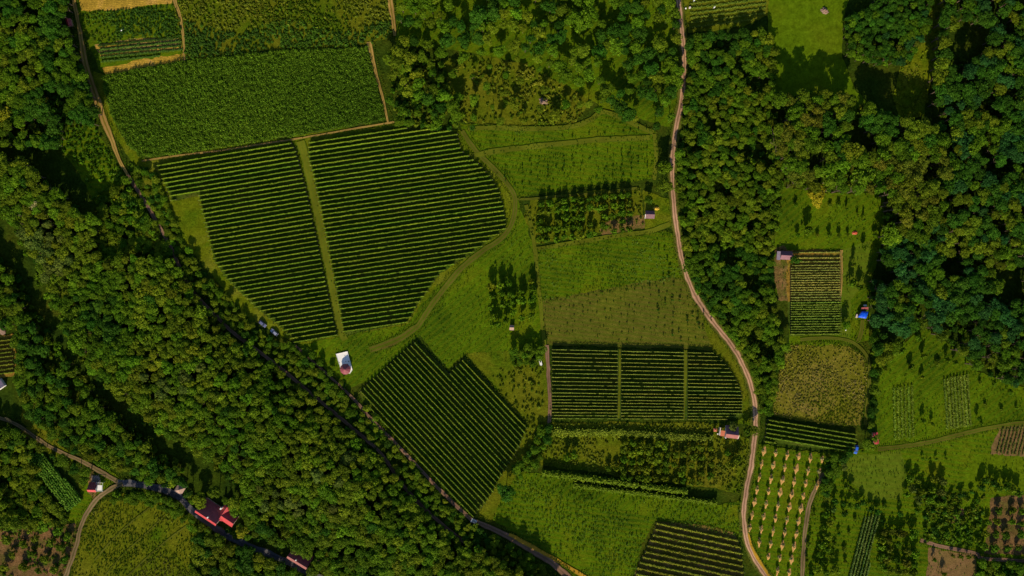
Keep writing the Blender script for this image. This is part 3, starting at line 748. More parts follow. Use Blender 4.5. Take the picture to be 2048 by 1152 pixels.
def gable(parent, L, y0, yr, y1, hw0, hr, hw1, wall, roof, roof2=None, x0=None, over=0.35, door=True, cap=True, capmat=None):
    """ridge along x at y=yr, eaves at y0 (front) and y1 (back)"""
    xa = -L / 2 if x0 is None else x0
    xb = xa + L
    v = [(xa, y0, 0), (xb, y0, 0), (xb, y1, 0), (xa, y1, 0), (xa, y0, hw0), (xb, y0, hw0), (xb, y1, hw1), (xa, y1, hw1), (xa, yr, hr - 0.15), (xb, yr, hr - 0.15)]
    f = [(0, 1, 5, 4), (2, 3, 7, 6), (1, 2, 6, 9, 5), (3, 0, 4, 8, 7)]
    w = mobj('wall', pymesh('wall', v, f, wall), parent)
    s0 = (hr - hw0) / max(0.01, yr - y0); s1 = (hr - hw1) / max(0.01, y1 - yr)
    slab('roof_slope', parent, roof, (xa - over, y0 - over, hw0 - s0 * over), (xb + over, y0 - over, hw0 - s0 * over), (xb + over, yr, hr), (xa - over, yr, hr))
    slab('roof_slope', parent, roof2 or roof, (xa - over, yr, hr + 0.004), (xb + over, yr, hr + 0.004), (xb + over, y1 + over, hw1 - s1 * over), (xa - over, y1 + over, hw1 - s1 * over))
    if cap:
        me = cylm('ridge_cap', capmat or roof, 0.13, 0.13, xa - over, xb + over, 8)
        me.transform(__import__('mathutils').Matrix.Rotation(math.pi / 2, 4, 'Y'))
        o = mobj('ridge_cap', me, parent); o.location = (0, yr, hr + 0.02)
    if door:
        d = box('door', parent, M['wood'], xa + L * 0.42, xa + L * 0.42 + 0.95, y0 - 0.05, y0, 0.02, min(2.05, hw0 - 0.1))
        box('handle', d, M['rim'], xa + L * 0.42 + 0.8, xa + L * 0.42 + 0.9, y0 - 0.1, y0 - 0.05, 1.0, 1.08)
        if L > 5 and hw0 > 2.0:
            for fx in (0.2, 0.78): window(parent, xa + L * fx, y0, 0.9, 1.1, min(1.1, hw0 - 1.1), 'y', -1)
    return w

def ang(dx, dy):
    return math.atan2(-dy, dx)

# white flat-roofed cellar with the round tower
hB = 0.5
k = (CAMH - hB) / CAMH
corn = [(672.3, 708.5), (694.9, 703.3), (704.6, 739.5), (699.7, 746.5), (683.5, 744)]
base = Vector(Wl(688, 726, hB))
t = empty('round_house', base)
tag(t, 'round house with maroon cone roof at the end of a white terrace', 'house')
loc = [Vector(W(x, y)) * k - base for x, y in corn]
nv = len(loc)
mobj('wall', pymesh('wall', [(p.x, p.y, 0) for p in loc] + [(p.x, p.y, hB - 0.02) for p in loc], [(i, (i + 1) % nv, (i + 1) % nv + nv, i + nv) for i in range(nv)], M['plaster']), t).name = 'terrace_wall'
ctr = sum(loc, Vector()) / nv
pr = [ctr + (p - ctr) * 1.03 for p in loc]
fr = pymesh('terrace_floor', [(p.x, p.y, hB) for p in pr] + [(p.x, p.y, hB - 0.18) for p in pr], [tuple(range(nv))[::-1], tuple(range(nv, 2 * nv))] + [(i, (i + 1) % nv, (i + 1) % nv + nv, i + nv) for i in range(nv)], M['plaster'])
bm = bmesh.new(); bm.from_mesh(fr); bmesh.ops.recalc_face_normals(bm, faces=bm.faces[:]); bm.to_mesh(fr); bm.free()
fro = mobj('terrace_floor', fr, t)
pin = [ctr + (p - ctr) * 0.99 for p in loc]
for i in range(nv):
    a, b = pr[i], pr[(i + 1) % nv]; c, d = pin[(i + 1) % nv], pin[i]
    v = [(a.x, a.y, hB + .004), (b.x, b.y, hB + .004), (c.x, c.y, hB + .004), (d.x, d.y, hB + .004)]
    v += [(x, y, hB + 0.16) for x, y, z in v]
    mobj('parapet', pymesh('parapet', v, BOXF, M['plaster']), fro)
hv = cylm('drain_cover', M['tyre'], 0.2, 0.2, 0, 0.06, 8)
o = mobj('drain_cover', hv, fro); p = Vector(W(691.8, 723)) * k - base; o.location = (p.x, p.y, hB)
tc_ = Vector(Wl(690.3, 738.5, 3.0)) - base
NT = 10
R0 = 2.35
v = []
for z, rr in ((0, R0), (2.7, R0)):
    for i in range(NT): v.append((tc_.x + rr * math.cos(2 * math.pi * i / NT), tc_.y + rr * math.sin(2 * math.pi * i / NT), z))
mobj('round_wall', pymesh('round_wall', v, [(i, (i + 1) % NT, (i + 1) % NT + NT, i + NT) for i in range(NT)], M['plaster']), t)
for i in range(NT):
    a0, a1 = 2 * math.pi * i / NT, 2 * math.pi * (i + 1) / NT
    R1 = 2.75
    slab('roof_panel', t, M['maroon'], (tc_.x + R1 * math.cos(a0), tc_.y + R1 * math.sin(a0), 2.5), (tc_.x + R1 * math.cos(a1), tc_.y + R1 * math.sin(a1), 2.5), (tc_.x + .05 * math.cos(a1), tc_.y + .05 * math.sin(a1), 4.5), (tc_.x + .05 * math.cos(a0), tc_.y + .05 * math.sin(a0), 4.5), 0.1)
o = mobj('finial', cylm('finial', M['maroon'], 0.1, 0.02, 4.45, 5.0, 6), t); o.location = (tc_.x, tc_.y, 0)
for i in (5, 7, 8):
    a = 2 * math.pi * (i + 0.5) / NT
    wv = pymesh('window', boxv(-0.4, 0.4, -0.04, 0.04, 1.3, 2.2), BOXF, M['glass'])
    o = mobj('window', wv, t); o.location = (tc_.x + R0 * 0.955 * math.cos(a), tc_.y + R0 * 0.955 * math.sin(a), 0); o.rotation_euler = (0, 0, a + math.pi / 2)

# long red-roofed farmhouse by the asphalt road
ux, uy = (630 - 160), (800 - 490)
ra = ang(ux, uy)
t = empty('farmhouse', Wl(415, 1032, 4), ra)
tag(t, 'long red-roofed farmhouse with a shade-darkened back slope and thin bright eave beside the asphalt road', 'house')
gable(t, 11.6, -1.3, 0.0, 6.0, 5.0, 6.2, 2.0, M['plaster_cream'], M['red_roof'], M['dark_red_shaded_roof'])
box('chimney', t, M['plaster'], 0.6, 1.2, 0.3, 0.9, 5.2, 7.0)
t = empty('farmhouse', Wl(449, 1037, 4), ra)
tag(t, 'bright red T-shaped farmhouse roof at the end of the long roof', 'house')
gable(t, 6.4, -1.9, 0.6, 3.2, 2.9, 4.9, 2.8, M['plaster_cream'], M['red_roof'], M['red_roof'], x0=-1.5)
# cross gable, ridge across
v = [(-3.6, -1.9, 0), (-0.4, -1.9, 0), (-0.4, 5.2, 0), (-3.6, 5.2, 0), (-3.6, -1.9, 2.9), (-0.4, -1.9, 2.9), (-0.4, 5.2, 2.9), (-3.6, 5.2, 2.9), (-2.0, -1.9, 4.65), (-2.0, 5.2, 4.65)]
mobj('wall', pymesh('wall', v, [(0, 1, 5, 8, 4), (1, 2, 6, 5), (2, 3, 7, 9, 6), (3, 0, 4, 7)], M['plaster_cream']), t)
slab('roof_slope', t, M['red_roof'], (-3.95, -2.25, 2.55), (-2.0, -2.25, 4.75), (-2.0, 5.5, 4.75), (-3.95, 5.5, 2.55))
slab('roof_slope', t, M['red_roof'], (-2.0, -2.25, 4.754), (-0.05, -2.25, 2.55), (-0.05, 5.5, 2.55), (-2.0, 5.5, 4.754))
box('chimney', t, M['plaster'], -4.4, -3.7, 3.0, 3.9, 0, 5.2)

# house by the asphalt road at the bottom edge
t = empty('farmhouse', Wl(596, 1122, 4), ang(430, 260))
tag(t, 'pink-eaved house with a shade-darkened back slope under trees by the asphalt road, bottom edge', 'house')
gable(t, 10.5, -1.3, 0.0, 4.8, 4.4, 5.4, 2.1, M['plaster_cream'], M['pink_roof'], M['dark_red_shaded_roof'])
box('chimney', t, M['plaster'], -1.2, -0.7, 0.4, 0.9, 4.6, 6.2)

# cottage at the fork
t = empty('cottage', Wl(183.5, 979, 3.5), ang(1, 0.03))
tag(t, 'small red-roofed white cottage on bare earth at the road fork', 'house')
gable(t, 3.7, -1.1, 0.0, 3.0, 3.4, 4.3, 2.1, M['plaster'], M['red_roof'], M['dark_red_shaded_roof'], over=0.25)
t = empty('pergola', Wl(199, 976, 2.4), ang(1, 0.03))
tag(t, 'white-topped terrace frame beside the red-roofed cottage', 'pergola')
box('top', t, M['white_paint'], -1.2, 1.2, -1.3, 1.4, 2.3, 2.4)
for x in (-1.6, 1.6):
    for y in (-1.7, 2.6): box('post', t, M['white_paint'], x - .06, x + .06, y - .06, y + .06, 0, 2.45)
for y in (-1.7, 2.6): box('beam', t, M['white_paint'], -1.7, 1.7, y - .05, y + .05, 2.45, 2.55)
for x in (-1.6, 1.6): box('beam', t, M['white_paint'], x - .05, x + .05, -1.7, 2.6, 2.555, 2.655)
def barrel(x, y, label, mat, r=0.45, h=1.0):
    t = empty('barrel', W(x, y)); tag(t, label, 'barrel', None)
    v, f, n = [], [], 12
    prof = [(0, r * .82), (h * .25, r * .97), (h * .5, r), (h * .75, r * .97), (h, r * .82)]
    for z, rr in prof:
        for i in range(n): v.append((rr * math.cos(2 * math.pi * i / n), rr * math.sin(2 * math.pi * i / n), z))
    for j in range(4):
        for i in range(n): f.append((j * n + i, j * n + (i + 1) % n, (j + 1) * n + (i + 1) % n, (j + 1) * n + i))
    f.append(tuple(range(n))[::-1]); f.append(tuple(range(4 * n, 5 * n)))
    mobj('body', pymesh('body', v, f, mat, True), t)
    o = mobj('lid', cylm('lid', mat, r * .6, r * .6, h + .003, h + .06, 10), t)
barrel(182.4, 968, 'upper of the two white barrels beside the cottage', M['white_paint'])
barrel(184.2, 973, 'lower of the two white barrels beside the cottage', M['white_paint'])
barrel(1371, 17.5, 'white barrel at the garden edge beside the dirt road', M['white_paint'], 0.4, 0.9)
barrel(1379, 16, 'greyish barrel beside the white one by the dirt road', M['concrete'], 0.55, 1.3)
barrel(1386.5, 15.5, 'tiny tan barrel on the garden edge', M['trim'], 0.25, 0.6)
barrel(1691, 660, 'small white barrel below the blue-roofed hut', M['white_paint'], 0.3, 0.6)

# grey-pink hip-roofed hut
def hip(parent, w, d, hw, hr, wall, roof):
    box('wall', parent, wall, -w / 2, w / 2, -d / 2, d / 2, 0, hw)
    e = 0.35
    c = [(-w / 2 - e, -d / 2 - e, hw), (w / 2 + e, -d / 2 - e, hw), (w / 2 + e, d / 2 + e, hw), (-w / 2 - e, d / 2 + e, hw)]
    for i in range(4):
        a, b = c[i], c[(i + 1) % 4]
        mobj('roof_slope', pymesh('roof_slope', [a, b, (0, 0, hr), tuple(q - (0 if j < 2 else .12) for j, q in enumerate(a)), tuple(q - (0 if j < 2 else .12) for j, q in enumerate(b)), (0, 0, hr - .12)], [(0, 1, 2), (0, 3, 4, 1), (5, 4, 3)], roof), parent)
t = empty('hut', Wl(357.5, 980, 3.5), ang(140, 90))
tag(t, 'grey-pink pyramid-roofed hut at the edge of the asphalt road', 'hut')
hip(t, 3.6, 4.0, 2.3, 3.9, M['plaster_cream'], M['grey_pink'])
box('door', t, M['wood'], -0.5, 0.5, -2.06, -2.0, 0.02, 1.95)

# orange and pink house by the dirt road
ra = ang(320, 40)
t = empty('house', Wl(1464, 868.5, 3.5), ra)
tag(t, 'house with pink tiled front slope and shade-darkened back slope beside the dirt road', 'house')
gable(t, 5.6, -1.7, 0.0, 3.6, 3.4, 4.7, 2.2, M['plaster'], M['pink_roof'], M['purple_shaded_roof'])
slab('barge_board', t, M['trim'], (3.17, -2.1, 3.15), (3.4, -2.1, 3.15), (3.4, 0, 4.79), (3.17, 0, 4.79), 0.12)
slab('porch_roof', t, M['orange_roof'], (-5.4, -1.7, 2.35), (-3.25, -1.7, 2.35), (-3.25, 1.1, 2.75), (-5.4, 1.1, 2.75), 0.12)
box('parapet', t, M['trim'], -5.95, -5.5, -1.5, 2.4, 0, 2.5)
for x in (-5.3, -3.4): box('post', t, M['white_paint'], x - .07, x + .07, -1.6, -1.46, 0, 2.3)
box('chimney', t, M['white_paint'], -2.95, -2.5, -2.5, -2.1, 0, 3.2)
t = empty('kiosk', Wl(1431, 860, 2.4))
tag(t, 'little orange-roofed kiosk on the grass beside the pink-roofed house', 'kiosk')
box('wall', t, M['wood'], -0.6, 0.6, -0.6, 0.6, 0, 2.1)
hv = 0.85
for i, (a, b) in enumerate((((-hv, -hv, 2.1), (hv, -hv, 2.1)), ((hv, -hv, 2.1), (hv, hv, 2.1)), ((hv, hv, 2.1), (-hv, hv, 2.1)), ((-hv, hv, 2.1), (-hv, -hv, 2.1)))):
    mobj('roof_slope', pymesh('roof_slope', [a, b, (0, 0, 2.6)], [(0, 1, 2)], M['orange_roof']), t)
t = empty('garden_bench', W(1437, 868), -0.15)
tag(t, 'white garden bench on the grass beside the kiosk', 'bench')
box('seat', t, M['white_paint'], -0.8, 0.8, -0.25, 0.25, 0.42, 0.48)
box('backrest', t, M['white_paint'], -0.8, 0.8, 0.25, 0.31, 0.44, 0.95)
for x in (-0.7, 0.7):
    for y in (-0.2, 0.2): box('leg', t, M['white_paint'], x - .04, x + .04, y - .04, y + .04, 0, 0.42)

# blue-tarped hut
q = [(716.1 + 1000, 634.4), (1724.4, 622.2), (1737.2, 623.3), (1732.2, 637.2)]
base = Vector(Wl(1726, 630, 2.5))
t = empty('hut', base)
tag(t, 'hut under a bright blue tarpaulin roof at the garden\'s wooded edge', 'hut')
kk = (CAMH - 2.5) / CAMH
c = [Vector(W(x, y)) * kk - base for x, y in q]
N = 7
v, f = [], []
for i in range(N):
    for j in range(N):
        a, b = i / (N - 1), j / (N - 1)
        p = (c[0] * (1 - a) + c[1] * a) * (1 - b) + (c[3] * (1 - a) + c[2] * a) * b
        v.append((p.x, p.y, 2.45 + 0.35 * math.sin(math.pi * a) + 0.05 * rng.normal() - (0.25 if (i in (0, N - 1) or j in (0, N - 1)) else 0)))
for i in range(N - 1):
    for j in range(N - 1): f.append((i * N + j, i * N + j + 1, (i + 1) * N + j + 1, (i + 1) * N + j))
me = pymesh('tarpaulin', v, f, M['tarp_blue'])
bm = bmesh.new(); bm.from_mesh(me)
if sum(x.normal.z for x in bm.faces) < 0: bmesh.ops.reverse_faces(bm, faces=bm.faces[:])
bm.to_mesh(me); bm.free()
o = mobj('tarpaulin', me, t); o.modifiers.new('thick', 'SOLIDIFY').thickness = 0.03
mid = sum(c, Vector()) / 4
ins = [mid + (p - mid) * 0.86 for p in c]
mobj('wall', pymesh('wall', [(p.x, p.y, 0) for p in ins] + [(p.x, p.y, 2.2) for p in ins], [(i, (i + 1) % 4, (i + 1) % 4 + 4, i + 4) for i in range(4)], M['wood']), t)

def crate(name, x, y, w, d, h, mat, label, cat, rz=0.0):
    t = empty(name, W(x, y), rz); tag(t, label, cat)
    box('body', t, mat, -w / 2, w / 2, -d / 2, d / 2, 0, h)
    box('lid', t, mat, -w / 2 - .04, w / 2 + .04, -d / 2 - .04, d / 2 + .04, h + .003, h + .08)
    return t
crate('storage_box', 1729, 611, 1.3, 0.8, 0.9, M['white_paint'], 'small white storage box above the blue-roofed hut', 'box', 0.1)
crate('storage_box', 1712.5, 632, 0.9, 1.7, 0.8, M['trim'], 'pale pinkish crate leaning beside the blue-roofed hut', 'crate', -0.35)
t = empty('lean_to', Wl(1730, 617.5, 1.8), 0.05); tag(t, 'low maroon lean-to roof just above the blue tarpaulin', 'shed')
slab('roof_slope', t, M['dark_red_shaded_roof'], (-1.7, -0.6, 1.5), (1.7, -0.6, 1.5), (1.7, 0.7, 1.9), (-1.7, 0.7, 1.9), 0.08)
for x in (-1.5, 1.5):
    for y, h in ((-0.5, 1.45), (0.6, 1.8)): box('post', t, M['post'], x - .05, x + .05, y - .05, y + .05, 0, h)

# lilac-roofed shed
t = empty('shed', Wl(1574, 511, 3), ang(1, 0.06))
tag(t, 'dark purple shed roof with a lilac sheet-metal end by the garden vineyard', 'shed')
gable(t, 5.2, -1.7, 0.0, 1.9, 2.2, 3.5, 2.1, M['plaster_cream'], M['purple_shaded_roof'], M['purple_shaded_roof'])
slab('sheet_roof', t, M['lilac_roof'], (-4.7, -2.4, 2.1), (-2.98, -2.4, 2.3), (-2.98, 1.9, 2.3), (-4.7, 1.9, 2.1), 0.06)
for y in (-2.2, 1.7): box('post', t, M['post'], -4.6, -4.48, y - .06, y + .06, 0, 2.0)

# roadside shed
t = empty('shed', Wl(1300.5, 429, 2.8), ang(1, 0.03))
tag(t, 'small pink-roofed plank shed on worn grass beside the dirt road', 'shed')
gable(t, 4.1, -1.75, 0.0, 1.75, 2.1, 3.3, 2.0, M['wood'], M['mauve_roof'], M['purple_shaded_roof'], over=0.2)
slab('barge_board', t, M['white_paint'], (-2.5, -2.0, 1.98), (-2.33, -2.0, 1.98), (-2.33, 0, 3.36), (-2.5, 0, 3.36), 0.1)

# red shed behind the blue car
t = empty('shed', Wl(1753, 877, 2.8), ang(0.1, 1))
tag(t, 'crimson-roofed narrow shed among bushes beside the blue car', 'shed')
gable(t, 5.4, -1.1, 0.0, 1.1, 2.2, 2.8, 2.2, M['wood'], M['red_roof'], M['red_roof'], over=0.2)
# red shack under the trees at the top
t = empty('shed', Wl(136, 44, 2.6), ang(0.25, 1))
tag(t, 'small red-roofed shack half under trees by the golden track\'s top', 'shed')
gable(t, 3.4, -1.1, 0.0, 1.1, 2.0, 2.6, 2.0, M['wood'], M['red_roof'], M['dark_red_shaded_roof'], over=0.2)
# tiny hut in the middle orchard
t = empty('shed', Wl(1023.5, 655.5, 2.4), ang(1, 0.05))
tag(t, 'tiny pale pink-roofed hut below the poplar-like orchard trees', 'shed')
gable(t, 1.9, -1.1, 0.1, 1.1, 1.9, 2.3, 1.9, M['wood'], M['grey_pink'], M['grey_pink'], over=0.15)
# building cut by the west edge
t = empty('shed', Wl(-5, 769, 2.8), ang(1, 1.4))
tag(t, 'pale lilac sheet roof cut off by the picture\'s west edge', 'shed')
gable(t, 4.5, -1.9, 0.0, 1.9, 2.2, 2.9, 2.2, M['plaster'], M['lilac_roof'], M['lilac_roof'], over=0.2)

# white trailer beside the wide vineyard
t = empty('trailer', W(1080.5, 722.5), ang(0.25, 1))
tag(t, 'narrow white trailer parked between bushes and the wide vineyard', 'trailer')
v = [(-2.1, -.5, .45), (1.7, -.5, .45), (2.1, 0, .5), (1.7, .5, .45), (-2.1, .5, .45), (-2.1, -.6, 1.35), (1.7, -.6, 1.35), (2.2, 0, 1.4), (1.7, .6, 1.35), (-2.1, .6, 1.35)]
mobj('body', pymesh('body', v, [(4, 3, 2, 1, 0), (5, 6, 7, 8, 9)] + [(i, (i + 1) % 5, (i + 1) % 5 + 5, i + 5) for i in range(5)], M['white_paint']), t)
box('hatch', t, M['glass'], -0.6, 0.5, -0.35, 0.35, 1.39, 1.43)
box('drawbar', t, M['rim'], 2.05, 3.0, -0.05, 0.05, 0.42, 0.5)
for y in (-0.72, 0.56):
    w_ = mobj('wheel', cylm('wheel', M['tyre'], 0.32, 0.32, y, y + 0.16, 12, 'y'), t); w_.location = (-0.4, 0, 0.32)

# mounds: hay, brush, tarpaulin, culvert, dead shrub
def mound(name, x, y, rx, ry, h, mat, label, cat, rz=0.0, nb=None):
    r = np.random.default_rng(int(x * 7 + y))
    t = empty(name, W(x, y, 0.3 * 0), rz); tag(t, label, cat)
    v, f = [], []
    NR, NA = 5, 16
    v.append((0, 0, h))
    for i in range(1, NR + 1):
        for j in range(NA):
            a = 2 * math.pi * j / NA
            q_ = i / NR
            rr = q_ * (1 + 0.16 * r.normal())
            v.append((rx * rr * math.cos(a), ry * rr * math.sin(a), max(0.0, h * (1 - q_ ** 1.8) * (1 + 0.25 * r.normal()))))
    for j in range(NA): f.append((0, 1 + j, 1 + (j + 1) % NA))
    for i in range(NR - 1):
        for j in range(NA):
            a = 1 + i * NA + j; b = 1 + i * NA + (j + 1) % NA
            f.append((a, a + NA, b + NA, b))
    mobj('heap', pymesh('heap', v, f, mat), t).location = (0, 0, 0.3)
    return t
mound('hay_heap', 1312.5, 417, 1.7, 1.1, 0.7, M['hay'], 'yellow hay heap on the grass above the roadside shed', 'hay heap')
mound('brush_pile', 1087, 203, 2.4, 1.6, 1.0, M['brush'], 'greyish brush pile in the scrubby olive clearing', 'brush pile', -0.3)
mound('brush_pile', 1649, 22, 2.0, 1.5, 1.2, M['brush'], 'reddish-brown heap of cut branches beside the top clearing', 'brush pile', -0.6)
mound('tarpaulin', 1709, 466, 1.5, 0.9, 0.5, M['tarp_red'], 'crumpled red-orange tarpaulin lying on the garden grass', 'tarpaulin', 0.15)
mound('straw_heap', 2, 655, 2.6, 3.0, 0.8, M['brush'], 'brown heap beside the wood at the picture\'s west edge', 'heap')
mound('straw_heap', 18, 840, 2.6, 0.7, 0.3, M['straw'], 'orange strip of straw beside the gravel road at the west edge', 'straw', -0.5)
t = empty('culvert', W(948, 1042), -0.5); tag(t, 'whitish concrete culvert head where the tan track ends', 'culvert')
box('slab', t, M['concrete'], -1.4, 1.4, -0.9, 0.9, 0.0, 0.45)
box('kerb_stone', t, M['white_paint'], -1.5, -1.05, -1.0, 1.0, 0.453, 0.7)
box('kerb_stone', t, M['white_paint'], 0.2, 1.3, 0.4, 0.8, 0.453, 0.75)
def sack(x, y, label, rz):
    t = empty('sack', W(x, y), rz); tag(t, label, 'sack')
    v, f, n, m_ = [], [], 8, 5
    for i in range(m_):
        q_ = i / (m_ - 1); rr = 0.42 * math.sin(math.pi * (0.12 + 0.76 * q_))
        for j in range(n): v.append(((q_ - .5) * 1.7, rr * math.cos(2 * math.pi * j / n), 0.36 + rr * 0.75 * math.sin(2 * math.pi * j / n)))
    for i in range(m_ - 1):
        for j in range(n): f.append((i * n + j, i * n + (j + 1) % n, (i + 1) * n + (j + 1) % n, (i + 1) * n + j))
    f.append(tuple(range(n))); f.append(tuple(range((m_ - 1) * n, m_ * n))[::-1])
    mobj('body', pymesh('body', v, f, M['white_paint'], True), t)
    o = mobj('tied_end', cylm('tied_end', M['white_paint'], 0.16, 0.08, 0, 0.22, 6), t)
    o.location = (0.85, 0, 0.36); o.rotation_euler = (0, math.pi / 2, 0)
sack(1428.5, 14.5, 'white sack lying among the striped garden rows', 0.9)
sack(1388, 1, 'white sack at the photo\'s very top beside the dirt road', 1.0)
sack(245, 60.5, 'white sack in the green strip above the tan beds', 0.5)

# ------------------------------------------------------------------ cars
def car(x, y, hd, paint, label):
    t = empty('parked_car', W(x, y, 0.06), hd)
    tag(t, label, 'car')
    def loft(name, secs, mat, parent, smooth=True):
        n = len(secs[0]); v = [p for s_ in secs for p in s_]
        f = [tuple(range(n))[::-1], tuple(range((len(secs) - 1) * n, len(secs) * n))]
        for i in range(len(secs) - 1):
            for j in range(n): f.append((i * n + j, i * n + (j + 1) % n, (i + 1) * n + (j + 1) % n, (i + 1) * n + j))
        me = pymesh(name, v, f, mat)
        bm = bmesh.new(); bm.from_mesh(me); bmesh.ops.recalc_face_normals(bm, faces=bm.faces[:]); bm.to_mesh(me); bm.free()
        o = mobj(name, me, parent)
        b = o.modifiers.new('soft', 'BEVEL'); b.width = 0.06; b.segments = 2; b.limit_method = 'ANGLE'; b.angle_limit = 0.5
        return o
    def sec(xx, hw, z0, z1):
        return [(xx, -hw * .93, z0), (xx, -hw, z0 + .22), (xx, -hw * .95, z1), (xx, hw * .95, z1), (xx, hw, z0 + .22), (xx, hw * .93, z0)]
    body = loft('body', [sec(-2.15, .72, .38, .80), sec(-2.0, .84, .28, .92), sec(-1.2, .88, .24, .95), sec(0.6, .88, .24, .94), sec(1.3, .87, .24, .88), sec(1.95, .82, .28, .76), sec(2.15, .68, .36, .62)], paint, t)
    def cab(z, xr, xf, hw): return [(xr, -hw, z), (xf, -hw, z), (xf, hw, z), (xr, hw, z)]
    loft('window', [cab(.93, -1.95, 1.05, .80), cab(1.38, -1.55, .30, .66)], M['glass'], t)
    loft('roof', [cab(1.375, -1.58, .33, .67), cab(1.46, -1.35, .10, .58)], paint, t)
    for s in (-1, 1):
        for xr_, xf_ in ((-0.62, -0.52),):
            v = [(xr_, s * .815, .93), (xf_, s * .815, .93), (xf_ + .02, s * .675, 1.40), (xr_ + .02, s * .675, 1.40)]
            mobj('pillar', pymesh('pillar', v, [(0, 1, 2, 3)], paint), t)
        m_ = box('mirror', t, paint, 0.72, 0.86, *sorted((s * .86, s * 1.02)), .92, 1.05)
        box('headlight', t, M['lamp_glass'], 1.93, 2.11, *sorted((s * .45, s * .72)), .58, .70)
        box('tail_light', t, M['tarp_red'], -2.17, -2.05, *sorted((s * .45, s * .72)), .66, .80)
        for xx in (-1.32, 1.32):
            w_ = mobj('wheel', cylm('wheel', M['tyre'], .32, .32, -.1, .1, 14, 'y'), t); w_.location = (xx, s * .8, .32)
            r_ = mobj('rim', cylm('rim', M['rim'], .2, .2, -.112, .112, 10, 'y'), w_)
    return t
car(526, 647.5, ang(1, 0.85), M['paint_navy'], 'darker of two parked cars between the wood and the vineyard, farther from the round house')
car(549.5, 664.5, ang(-1, -0.85), M['paint_grey'], 'slate car with bright windscreen, the parked one closer to the round house')
car(1711, 898.5, ang(-0.25, 1), M['paint_blue'], 'bright blue car parked at the corner of the small dark vineyard')

# ------------------------------------------------------------------ trees
def crown_mesh(name, seed, nclump, per, leaf, zmin=-0.45, spread=0.36, corepts=90, tall=False):
    r = np.random.default_rng(seed)
    d = unit(r.normal(size=(nclump * 4, 3)))
    d = d[d[:, 2] > zmin][:nclump]
    n = len(d)
    cr = spread * r.uniform(0.62, 1.2, n)
    ph = r.uniform(0, 6.28, 2)
    az_ = np.arctan2(d[:, 1], d[:, 0])
    cd = (1 - cr * 0.75) * r.uniform(0.7, 1.12, n) * (1 + 0.16 * np.sin(2 * az_ + ph[0]) + 0.14 * np.sin(3 * az_ + ph[1]))
    cc = d * cd[:, None]
    Q, lf = [], []
    for i in range(n):
        k = int(per * (cr[i] / spread) ** 2) + 6
        v = unit(r.normal(size=(k, 3)) + d[i] * 0.75 + np.array([0, 0, 0.25]))
        p = cc[i] + v * cr[i] * r.uniform(0.7, 1.08, k)[:, None]
        nr = unit(v * 0.8 + d[i] * 0.25 + r.normal(size=(k, 3)) * 0.62)
        Q.append(leaf_quads(p, nr, leaf * r.uniform(0.6, 1.35, k), r))
        lf.append(np.clip(0.5 + 0.13 * r.normal() + 0.26 * r.normal(size=k), 0, 1))
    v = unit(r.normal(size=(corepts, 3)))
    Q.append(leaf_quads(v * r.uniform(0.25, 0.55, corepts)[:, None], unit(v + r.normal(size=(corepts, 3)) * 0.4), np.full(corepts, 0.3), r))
    lf.append(np.full(corepts, 0.3))  # inner leaves coloured darker to stand for shade within the crown
    return quads_mesh(name, np.concatenate(Q), LEAF, np.concatenate(lf))

CROWN = [crown_mesh('crown', 100 + i, 34 + 3 * (i % 4), 40, 0.086, spread=0.29 + 0.03 * (i % 3)) for i in range(9)]
SCROWN = [crown_mesh('crown', 200 + i, 13, 22, 0.17, spread=0.42, corepts=40) for i in range(6)]
BUSH = [crown_mesh('crown', 300 + i, 12, 16, 0.19, zmin=-0.1, spread=0.45, corepts=30) for i in range(5)]
SAPL = [crown_mesh('crown', 400 + i, 6, 6, 0.32, zmin=-0.3, spread=0.5, corepts=6) for i in range(3)]

YOUNG = [crown_mesh('crown', 450 + i, 9, 12, 0.26, zmin=-0.5, spread=0.5, corepts=24) for i in range(3)]

def trunk_mesh(limbs=3, seed=0):
    """unit tapered trunk of height 1 with limbs"""
    r = np.random.default_rng(seed)
    v, f = [], []
    def tube(p0, p1, r0, r1, n=6):
        p0, p1 = np.array(p0), np.array(p1)
        ax = unit((p1 - p0)[None])[0]
        a = unit(np.cross(ax, [1, 0.3, 0.1])[None])[0]; b = np.cross(ax, a)
        s0 = len(v)
        for p, rr in ((p0, r0), (p1, r1)):
            for i in range(n): v.append(tuple(p + rr * (math.cos(2 * math.pi * i / n) * a + math.sin(2 * math.pi * i / n) * b)))
        for i in range(n): f.append((s0 + i, s0 + (i + 1) % n, s0 + n + (i + 1) % n, s0 + n + i))
    tube((0, 0, 0), (0.01, 0.0, 0.45), 0.035, 0.026)
    tube((0.01, 0, 0.45), (0, 0.02, 0.85), 0.026, 0.010)
    for i in range(limbs):
        a = 2 * math.pi * (i + r.random() * .6) / limbs
        tube((0.01, 0, 0.38 + 0.08 * i / limbs), (0.22 * math.cos(a), 0.22 * math.sin(a), 0.72), 0.016, 0.006, 5)
    return pymesh('trunk', v, f, M['bark'])
TRUNK = [trunk_mesh(3, 1), trunk_mesh(4, 2)]

